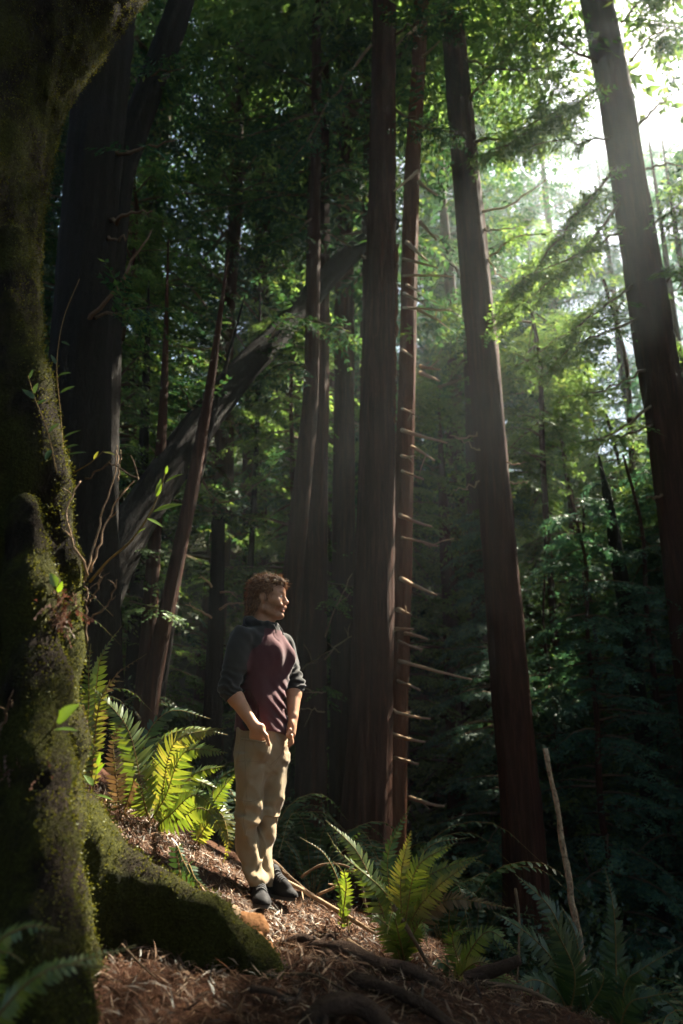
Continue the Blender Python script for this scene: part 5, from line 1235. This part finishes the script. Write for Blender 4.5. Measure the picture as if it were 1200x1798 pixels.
hm = Hf.mesh('hair'); hair = obj('hair', hm, M['hairmass'], MAN)
nf = len(hm.polygons); c_ = np.empty(nf * 3, np.float32); hm.polygons.foreach_get('center', c_); c_ = c_.reshape(-1, 3); n_ = np.empty(nf * 3, np.float32); hm.polygons.foreach_get('normal', n_); n_ = n_.reshape(-1, 3)
r = np.random.default_rng(17); pk = r.choice(nf, 3600); V = []; Fq = []
for i in pk:
    c0 = c_[i].astype(float); nn_ = n_[i].astype(float); l3 = HM.T @ (c0 - HC)
    flow = HM @ nrm([-.8, 0, -.55 - 2.0 * (l3[2] < .02)]); flow = nrm(flow - nn_ * (flow @ nn_) + r.normal(0, .35, 3)); sdv = nrm(np.cross(nn_, flow)); ln = r.uniform(.02, .055); cur = r.uniform(-1, 1)
    pts = []
    for t in np.linspace(0, 1, 6):
        pts.append(c0 - nn_ * .003 + flow * ln * (t - .25 * t * t) + nn_ * (.011 * math.sin(t * 2.6) * r.uniform(.6, 1.2)) + sdv * cur * .012 * math.sin(t * 3.5))
    pts = np.array(pts); w = np.linspace(.0015, .0005, 6); b = len(V)
    for q, ww in zip(pts, w): V += [q - sdv * ww, q + sdv * ww]
    Fq += [(b + 2 * j, b + 2 * j + 1, b + 2 * j + 3, b + 2 * j + 2) for j in range(5)]
obj('curls', mesh_np('curls', np.array(V), np.array(Fq)), M['hair'], hair, kind='stuff')

# ------------------------------------------------------------------ things on the bank
ground_stick('pale_stick', [(958, 1314, 4.6), (966, 1362, 4.58), (980, 1420, 4.55), (985, 1470, 4.53), (998, 1530, 4.5), (1005, 1590, 4.47), (1018, 1650, 4.44), (1028, 1730, 4.4), (1044, 1800, 4.38)], .0140, 'pale broken upright stick with dark scars at lower right', 'stick', 'palestick', .018, n=60, bumpy=.38, seed=3)
for i, (nm, pts, r0, lb, mt, kk) in enumerate([
    ('branch', [(478, 1512, 5.0), (520, 1550, 4.95), (560, 1580, 4.85), (640, 1628, 4.6)], .016, 'thick dead branch sloping down the bank behind the man\'s shoes', 'twig', 1),
    ('branch', [(480, 1535, 4.9), (530, 1562, 4.8), (600, 1602, 4.6), (660, 1640, 4.4)], .014, 'pale branch lying just below the thick dead branch behind the shoes', 'deadwood', 2),
    ('branch', [(530, 1540, 4.9), (560, 1520, 4.85), (600, 1518, 4.8), (640, 1535, 4.7), (700, 1550, 4.6)], .008, 'thin arching twig that bows over the thin fern', 'twig', 0),
    ('branch', [(636, 1540, 4.6), (638, 1570, 4.58), (648, 1610, 4.55)], .010, 'short upright twig left of the broad sword fern', 'twig', 0),
    ('branch', [(690, 1590, 4.1), (715, 1630, 4.05), (745, 1680, 4.0), (762, 1710, 3.95)], .012, 'straight dark stick slanting through the broad sword fern', 'twig', 0),
    ('branch', [(560, 1570, 4.7), (590, 1556, 4.65), (577, 1552, 4.6)], .008, 'short snapped stick poking up from the bank behind the shoes', 'deadwood', 0),
    ('branch', [(610, 1600, 4.4, .03), (650, 1625, 4.3, .03), (676, 1640, 4.25, .02)], .012, 'pale stub of branch on the sunlit duff', 'deadwood', 0),
    ('branch', [(590, 1625, 4.2, .02), (630, 1635, 4.15, .03), (650, 1628, 4.1, .02)], .010, 'small pale stick lying across the sunlit duff', 'deadwood', 0),
    ('branch', [(560, 1660, 3.6, .03), (580, 1640, 3.65, .06), (600, 1650, 3.6, .03)], .010, 'dark bent twig on the shaded part of the bank', 'rootbark', 1),
    ('branch', [(180, 1470, 4.1, .05), (260, 1478, 4.05, .06), (350, 1482, 4.0, .03)], .009, 'long pale twig on the duff under the big sunlit fern', 'deadwood', 1),
    ('branch', [(165, 1440, 4.0, .06), (200, 1450, 3.95, .04), (262, 1505, 3.9, .02)], .010, 'brown twig lying from the mossy trunk toward the root top', 'twig', 1),
    ('branch', [(370, 1500, 4.2, .03), (395, 1515, 4.15, .04), (420, 1522, 4.1, .02)], .010, 'pale splinter of wood on the duff left of the man\'s leg', 'deadwood', 0),
    ('branch', [(320, 1480, 4.3, .03), (350, 1500, 4.25, .05), (380, 1492, 4.2, .03)], .008, 'twig on the duff below the fern by the trouser leg', 'deadwood', 0),
    ('branch', [(440, 1720, 2.95, .02), (470, 1712, 2.95, .03), (500, 1722, 2.95, .02)], .013, 'short dark root end at the tip of the buttress root', 'rootbark', 0),
    ('branch', [(510, 1700, 3.2, .01), (560, 1712, 3.15, .02), (640, 1750, 3.0, .01)], .006, 'thin dark twig across the shaded foreground', 'twig', 1),
    ('branch', [(215, 1640, 3.0, .10), (240, 1680, 2.98, .06), (275, 1720, 2.96, .02)], .005, 'thin stalk leaning in front of the buttress root', 'twig', 0),
    ('branch', [(820, 1742, 3.6, .04), (870, 1712, 3.55, .08), (912, 1676, 3.5, .14)], .034, 'short rotten log slanting up at the right end of the bank', 'rootbark', 0),
    ('branch', [(745, 1690, 3.9, .0), (745, 1735, 3.8, .02), (765, 1760, 3.7, .02)], .009, 'dark twig at the edge of the bank under the sword fern', 'twig', 1),
    ('branch', [(850, 1770, 3.5, .02), (920, 1765, 3.5, .04), (1000, 1790, 3.5, .02)], .010, 'dark stick lying among the ferns at lower right', 'twig', 1),
    ('branch', [(905, 1560, 4.4), (912, 1620, 4.3), (908, 1730, 4.0)], .008, 'dark upright twig in front of the trunk leaning left', 'twig', 0)]):
    ground_stick(nm, pts, r0, lb, 'branch', mt, r0 * .55, n=16, bumpy=.3, kinks=kk, seed=200 + i)
for i, (pts, r0, lb) in enumerate([
    ([(545, 1665, 3.6, .0), (600, 1690, 3.5, .03), (660, 1715, 3.4, .02), (720, 1725, 3.35, .03), (790, 1748, 3.3, -.01)], .034, 'dark exposed root winding across the middle of the bank'),
    ([(540, 1765, 2.85, -.01), (580, 1748, 2.85, .04), (640, 1755, 2.85, .05), (690, 1790, 2.8, .0)], .036, 'dark exposed root arching out of the soil at the bottom edge'),
    ([(620, 1725, 3.2, .0), (690, 1745, 3.1, .03), (760, 1775, 3.0, .03), (800, 1800, 2.95, .0)], .024, 'thinner exposed root below the winding one'),
    ([(480, 1640, 3.7, .0), (530, 1660, 3.65, .03), (560, 1690, 3.55, .02), (600, 1740, 3.4, -.01)], .022, 'root running down the bank below the man\'s shoes')]):
    ground_stick('exposed_root', pts, r0, lb, 'root', 'rootbark', r0 * .7, n=22, bumpy=.35, kinks=1, seed=300 + i, sides=10)
# orange slab of bark against the end of the buttress root, and flakes
for i, (x0, y0, x1, y1, Y, w, lb) in enumerate([(415, 1608, 470, 1640, 3.5, .055, 'orange slab of bark leaning on the buttress root below the shoes'), (425, 1636, 480, 1680, 3.42, .045, 'second slab of orange bark just under the first'), (402, 1590, 418, 1614, 3.45, .03, 'pale weathered flake of wood on the crest of the buttress root'), (160, 1440, 200, 1462, 3.8, .05, 'reddish bark chunk wedged behind the mossy trunk above the root')]):
    a_ = at(x0, y0, Y); b_ = at(x1, y1, Y - .05); n = 9; t = np.linspace(0, 1, n)[:, None]; ax_ = a_ + (b_ - a_) * t; nrm_ = np.array([.15, -.75, .6]); wv = nrm(np.cross(b_ - a_, nrm_)); rr = np.random.default_rng(i); V = []
    prof = np.sin(np.pi * np.clip(t[:, 0] * .9 + .07, 0, 1)) ** .5 * w
    for side in (0, 1):
        for j, q in enumerate((-1, -.5, 0, .5, 1)):
            V.append(ax_ + wv * (q * prof * rr.uniform(.8, 1.15, n))[:, None] + nrm(nrm_) * ((1 - abs(q)) * .012 + rr.normal(0, .003, n) - side * .014)[:, None])
    V = np.array(V); idx_ = lambda s_, j, k: (s_ * 5 + j) * n + k; Fq = []
    for k in range(n - 1):
        for j in range(4): Fq += [(idx_(0, j, k), idx_(0, j + 1, k), idx_(0, j + 1, k + 1), idx_(0, j, k + 1)), (idx_(1, j, k + 1), idx_(1, j + 1, k + 1), idx_(1, j + 1, k), idx_(1, j, k))]
        Fq += [(idx_(0, 0, k), idx_(0, 0, k + 1), idx_(1, 0, k + 1), idx_(1, 0, k)), (idx_(0, 4, k + 1), idx_(0, 4, k), idx_(1, 4, k), idx_(1, 4, k + 1))]
    Fq += [(idx_(0, j, 0), idx_(1, j, 0), idx_(1, j + 1, 0), idx_(0, j + 1, 0)) for j in range(4)] + [(idx_(0, j, n - 1), idx_(0, j + 1, n - 1), idx_(1, j + 1, n - 1), idx_(1, j, n - 1)) for j in range(4)]
    obj('bark_slab', mesh_np('bark_slab', V.reshape(-1, 3), np.array(Fq)), M['deadwood'] if i == 2 else M['orangebark'], smooth=False, label=lb, cat='bark')

# ------------------------------------------------------------------ sprouts and twigs on the mossy trunk
def leaf_mesh(base, d, nn, L, w, teeth=9, curl=.12, seed=0):
    """serrated leaf with a folded midrib and a little thickness of form"""
    r = np.random.default_rng(seed); d = nrm(d); nn = nrm(np.asarray(nn) - d * np.dot(nn, d)); s_ = np.cross(nn, d); n = teeth * 2 + 1
    mid = []; Lf = []; Rg = []
    for i in range(n):
        t = i / (n - 1); p = base + d * L * t - nn * curl * L * t * t; ww = w * (math.sin(math.pi * t ** .75) ** .85) * (1 if i % 2 else .84) * r.uniform(.95, 1.05)
        mid.append(p); Lf.append(p + s_ * ww + nn * ww * .25 - d * 0 + d * (.02 * L if i % 2 else 0)); Rg.append(p - s_ * ww + nn * ww * .25 + d * (.02 * L if i % 2 else 0))
    V = np.array(mid + Lf + Rg); Fq = []
    for i in range(n - 1): Fq += [(i, i + 1, n + i + 1, n + i), (i, 2 * n + i, 2 * n + i + 1, i + 1)]
    return mesh_np('leaf', V, np.array(Fq))
def sprout(label, stem, leaves, r0=.004, name='sapling', mat='freshleaf', smat='stalk', cat='plant'):
    S_ = curve([at(*p) for p in stem], 20); root = empty(name, S_[0], label, cat)
    mb = MB(); mb.tube(S_, np.linspace(r0, r0 * .35, 20), 7, .15, 1); obj('stem', mb.build('stem'), M[smat], root)
    for i, (a, b, w, nn) in enumerate(leaves):
        pa, pb = at(*a), at(*b); obj('leaf', leaf_mesh(pa, pb - pa, nn, np.linalg.norm(pb - pa), w, 9 if w > .012 else 6, seed=i), M[mat], root, smooth=False)
    return root
sprout('sunlit shoot with serrated leaves reaching right from the mossy trunk', [(158, 1022, 3.2), (190, 985, 3.15), (230, 950, 3.1), (262, 905, 3.05), (280, 865, 3.03), (293, 823, 3.0)], [
    ((268, 900, 3.05), (318, 880, 3.0), .024, (.1, -.7, .7)), ((290, 848, 3.0), (319, 829, 2.97), .018, (.2, -.6, .75)), ((275, 872, 3.02), (284, 841, 3.0), .013, (.6, -.75, .2)), ((292, 832, 3.0), (294, 817, 2.99), .007, (0, -1, .2)), ((258, 910, 3.05), (287, 921, 3.0), .010, (-.1, -.5, .85)), ((240, 938, 3.08), (254, 926, 3.05), .006, (0, -.8, .6))], .0055)
sprout('two leaved bright sprout low on the front rib of the mossy trunk', [(90, 1284, 2.62), (98, 1272, 2.58), (104, 1252, 2.56)], [((100, 1268, 2.57), (134, 1236, 2.52), .026, (.3, -.8, .5)), ((94, 1282, 2.58), (135, 1276, 2.52), .014, (0, -.4, .9))], .003)
sprout('small bright sprout above the dry moss tuft on the mossy trunk', [(100, 1052, 2.78), (101, 1035, 2.74), (98, 1025, 2.73)], [((99, 1030, 2.73), (90, 1006, 2.71), .018, (.4, -.85, .3)), ((102, 1040, 2.74), (110, 1022, 2.71), .010, (.5, -.7, .5))], .003)
sprout('shaded vine with small leaves climbing the upper mossy trunk', [(100, 830, 2.8), (85, 760, 2.78), (62, 700, 2.76), (50, 660, 2.76)], [((85, 760, 2.78), (102, 742, 2.74), .013, (.2, -.9, .4)), ((62, 700, 2.76), (40, 682, 2.74), .013, (.1, -.9, .4)), ((66, 710, 2.76), (82, 700, 2.74), .010, (.1, -.9, .4)), ((60, 690, 2.76), (66, 672, 2.74), .011, (.1, -.9, .4)), ((90, 790, 2.78), (80, 806, 2.74), .012, (.1, -.9, .4)), ((52, 665, 2.76), (58, 648, 2.74), .008, (.1, -.9, .4))], .0025, 'vine', 'fern_dark')
sprout('shaded leaves on thin stalks beside the upper mossy trunk', [(112, 800, 3.0), (106, 720, 2.98), (100, 640, 2.96), (112, 560, 2.95), (140, 490, 2.95)], [((102, 660, 2.96), (124, 652, 2.93), .010, (.1, -.9, .4)), ((108, 600, 2.95), (122, 604, 2.92), .008, (.1, -.9, .4)), ((106, 690, 2.97), (130, 676, 2.94), .011, (.1, -.9, .4)), ((100, 640, 2.96), (90, 622, 2.94), .009, (.1, -.9, .4)), ((112, 790, 3.0), (136, 778, 2.96), .016, (.1, -.8, .6)), ((116, 800, 3.0), (150, 790, 2.96), .010, (.1, -.8, .6)), ((110, 770, 3.0), (140, 752, 2.96), .012, (.1, -.8, .6))], .003, 'sapling', 'fern_dark')
sprout('yellowing leaf on a twig high beside the mossy trunk', [(130, 830, 3.1), (160, 812, 3.05), (182, 792, 3.0)], [((180, 794, 3.0), (203, 796, 2.97), .012, (.2, -.6, .75)), ((165, 808, 3.02), (172, 792, 3.0), .008, (.1, -.8, .5))], .003, 'sapling', 'fern_yellow')
sprout('leafy green seedling on the duff between the mossy trunk and the fern', [(152, 1420, 3.9), (165, 1380, 3.85), (172, 1345, 3.82)], [((165, 1380, 3.85), (150, 1360, 3.8), .018, (.2, -.7, .6)), ((168, 1360, 3.83), (182, 1340, 3.8), .014, (.2, -.7, .6)), ((172, 1345, 3.82), (176, 1322, 3.8), .010, (.2, -.7, .6)), ((166, 1395, 3.86), (200, 1400, 3.8), .012, (.1, -.4, .9))], .004)
for i, (pts, r0, lb) in enumerate([
    ([(153, 1010, 3.05), (146, 985, 3.0), (128, 945, 2.96), (116, 912, 2.95), (128, 870, 2.95), (142, 845, 2.97)], .006, 'grey twig hugging the right edge of the mossy trunk'),
    ([(152, 1130, 3.1), (152, 1060, 3.08), (148, 1020, 3.06)], .005, 'thin vertical twig on the trunk edge above the ferns'),
    ([(155, 1090, 3.1), (185, 1068, 3.05), (200, 1040, 3.02), (206, 1018, 3.0)], .0045, 'thin forked twig curving right below the sunlit shoot'),
    ([(155, 1060, 3.1), (170, 1035, 3.08), (182, 1000, 3.05)], .0035, 'very thin twig above the forked twig'),
    ([(150, 1020, 3.1), (165, 960, 3.1), (180, 900, 3.08), (200, 840, 3.06), (205, 790, 3.05)], .005, 'dry stem rising beside the sunlit shoot'),
    ([(160, 1005, 3.12), (180, 940, 3.12), (200, 890, 3.12), (236, 845, 3.1)], .005, 'second dry stem leaning right of the first'),
    ([(150, 840, 3.05), (178, 822, 3.02), (200, 815, 3.0), (242, 840, 2.98), (230, 800, 2.97)], .004, 'bare crooked twig high on the trunk beside the yellowing leaf'),
    ([(208, 845, 3.0), (210, 810, 2.99), (206, 782, 2.98)], .004, 'short grey twig crossing the crooked twig'),
    ([(0, 1290, 2.6), (12, 1250, 2.55), (22, 1230, 2.5)], .006, 'reddish twig at the left edge of the picture'),
    ([(150, 1330, 3.7), (152, 1270, 3.65), (146, 1240, 3.6), (160, 1300, 3.6)], .005, 'tangled purple twig on the bank beside the trunk')]):
    S_ = curve([at(*p) for p in pts], 16); S_[1:-1] += np.random.default_rng(i).normal(0, .004, (14, 3)); mb = MB(); mb.tube(S_, np.linspace(r0, r0 * .45, 16), 6, .25, i)
    rr = np.random.default_rng(400 + i)
    for k in range(2):
        j = rr.integers(5, 14); dd = nrm(nrm(S_[-1] - S_[0]) + rr.normal(0, .6, 3)); mb.tube([S_[j], S_[j] + dd * .03, S_[j] + dd * .06 + rr.normal(0, .008, 3)], [r0 * .5, r0 * .4, r0 * .2], 5)
    obj('bare_twig', mb.build('bare_twig'), M['deadwood'] if i in (0, 4, 5, 7) else M['twig'], label=lb, cat='twig')
# dry hanging moss / old fern tufts
def tuft(label, c, n, L, seed):
    r = np.random.default_rng(seed); c = at(*c); Q = []
    for i in range(n):
        o = c + r.normal(0, .035, 3) * [1, .4, 1]; d = nrm(np.array([r.normal(0, .5), -.35 + r.normal(0, .3), -.9 + r.normal(0, .4)])); s_ = nrm(np.cross(d, r.normal(0, 1, 3))); l = L * r.uniform(.4, 1.1)
        for k in range(5):
            p = o + d * l * k / 5; e = d * l / 5; w = s_ * .006 * r.uniform(.5, 1.3); b = r.normal(0, .004, 3); Q.append([p, p + e * .5 + w + b, p + e * 1.15, p + e * .5 - w + b])
    return obj('dry_moss_tuft', mesh_quads('dry_moss_tuft', Q), M['deadmoss'], smooth=False, label=label, cat='moss')
tuft('brown dry tuft hanging below the small sprout on the mossy trunk', (100, 1065, 2.76), 60, .10, 1)
tuft('brown dry tuft low on the front rib of the mossy trunk', (36, 1345, 2.56), 46, .07, 2)

# ------------------------------------------------------------------ labels of the look-alikes: by their place among the trunks and by distance
MARKS = [('the big mossy trunk', 60), ('the shadowed trunk', 165), ('the broken snag', 378), ('the man', 463), ('the hazy grey trunk', 603), ('the thick central trunk', 655), ('the trunk leaning left', 880), ('the right edge trunk', 1150)]
ORD = [w + ' nearest' for w in 'third fourth fifth sixth seventh eighth ninth tenth eleventh twelfth thirteenth fourteenth fifteenth sixteenth seventeenth eighteenth nineteenth twentieth'.split()]
ORD = ['nearest', 'second nearest'] + ORD + ['twenty %s nearest' % w for w in 'first second third fourth fifth sixth seventh eighth ninth'.split()] + ['thirtieth nearest'] + ['thirty %s nearest' % w for w in 'first second third fourth fifth sixth'.split()]
_ = ['nearest', 'second nearest', 'third nearest', 'fourth nearest', 'fifth nearest', 'sixth nearest', 'seventh nearest', 'eighth nearest', 'ninth nearest', 'tenth nearest', 'eleventh nearest', 'twelfth nearest']
def seen_px(x, y, z): return 600 + FPX * x / (y * math.cos(TILT) + z * math.sin(TILT))
bins = {}
for o in [o for o in COL.objects if o.parent is None and o.get('group') in set(GR.values()) | {'undergrowth shrubs', 'fern clumps of the undergrowth'}]:
    kind = o['category'] if o['category'] != 'tree' else 'conifer'
    x, y, z = o.location; p = seen_px(x, y, z + (5 if kind == 'conifer' else .5))
    k = sum(p > m for _, m in MARKS)
    where = 'left of the big mossy trunk' if k == 0 else 'right of the right edge trunk' if k == len(MARKS) else 'between %s and %s' % (MARKS[k - 1][0], MARKS[k][0])
    bins.setdefault((kind, k, where), []).append((y, o))
LOOK = {'conifer': 'conifer', 'shrub': 'leafy shrub', 'fern': 'dark fern clump'}
for (kind, k, where), l in bins.items():
    l.sort(key=lambda t: t[0])
    for i, (y, o) in enumerate(l):
        o['label'] = '%s %s, %s' % (LOOK[kind], where, ORD[i]) if len(l) > 1 and i < len(ORD) else '%s seen %s' % (LOOK[kind], where) if len(l) == 1 else 'far %s %s, farthest of all' % (LOOK[kind], where)

# ------------------------------------------------------------------ the air
m, t = newmat('haze_air'); v = N(t, 'ShaderNodeVolumePrincipled'); v.inputs['Density'].default_value = .0015; v.inputs['Color'].default_value = (.82, .94, .96, 1); v.inputs['Anisotropy'].default_value = .62
v.inputs['Density Attribute'].default_value = ''; v.inputs['Temperature Attribute'].default_value = ''
o_ = N(t, 'ShaderNodeOutputMaterial'); t.links.new(v.outputs[0], o_.inputs['Volume'])
lo = np.array([-60., -40., -14.]); hi = np.array([60., 80., 46.])
V = np.array([[lo[0] if not i & 1 else hi[0], lo[1] if not i & 2 else hi[1], lo[2] if not i & 4 else hi[2]] for i in range(8)])
obj('haze', mesh_np('haze', V, np.array([(0, 2, 3, 1), (4, 5, 7, 6), (0, 1, 5, 4), (2, 6, 7, 3), (0, 4, 6, 2), (1, 3, 7, 5)])), m, smooth=False, kind='stuff', label='faint sunlit forest haze filling the air', cat='haze')
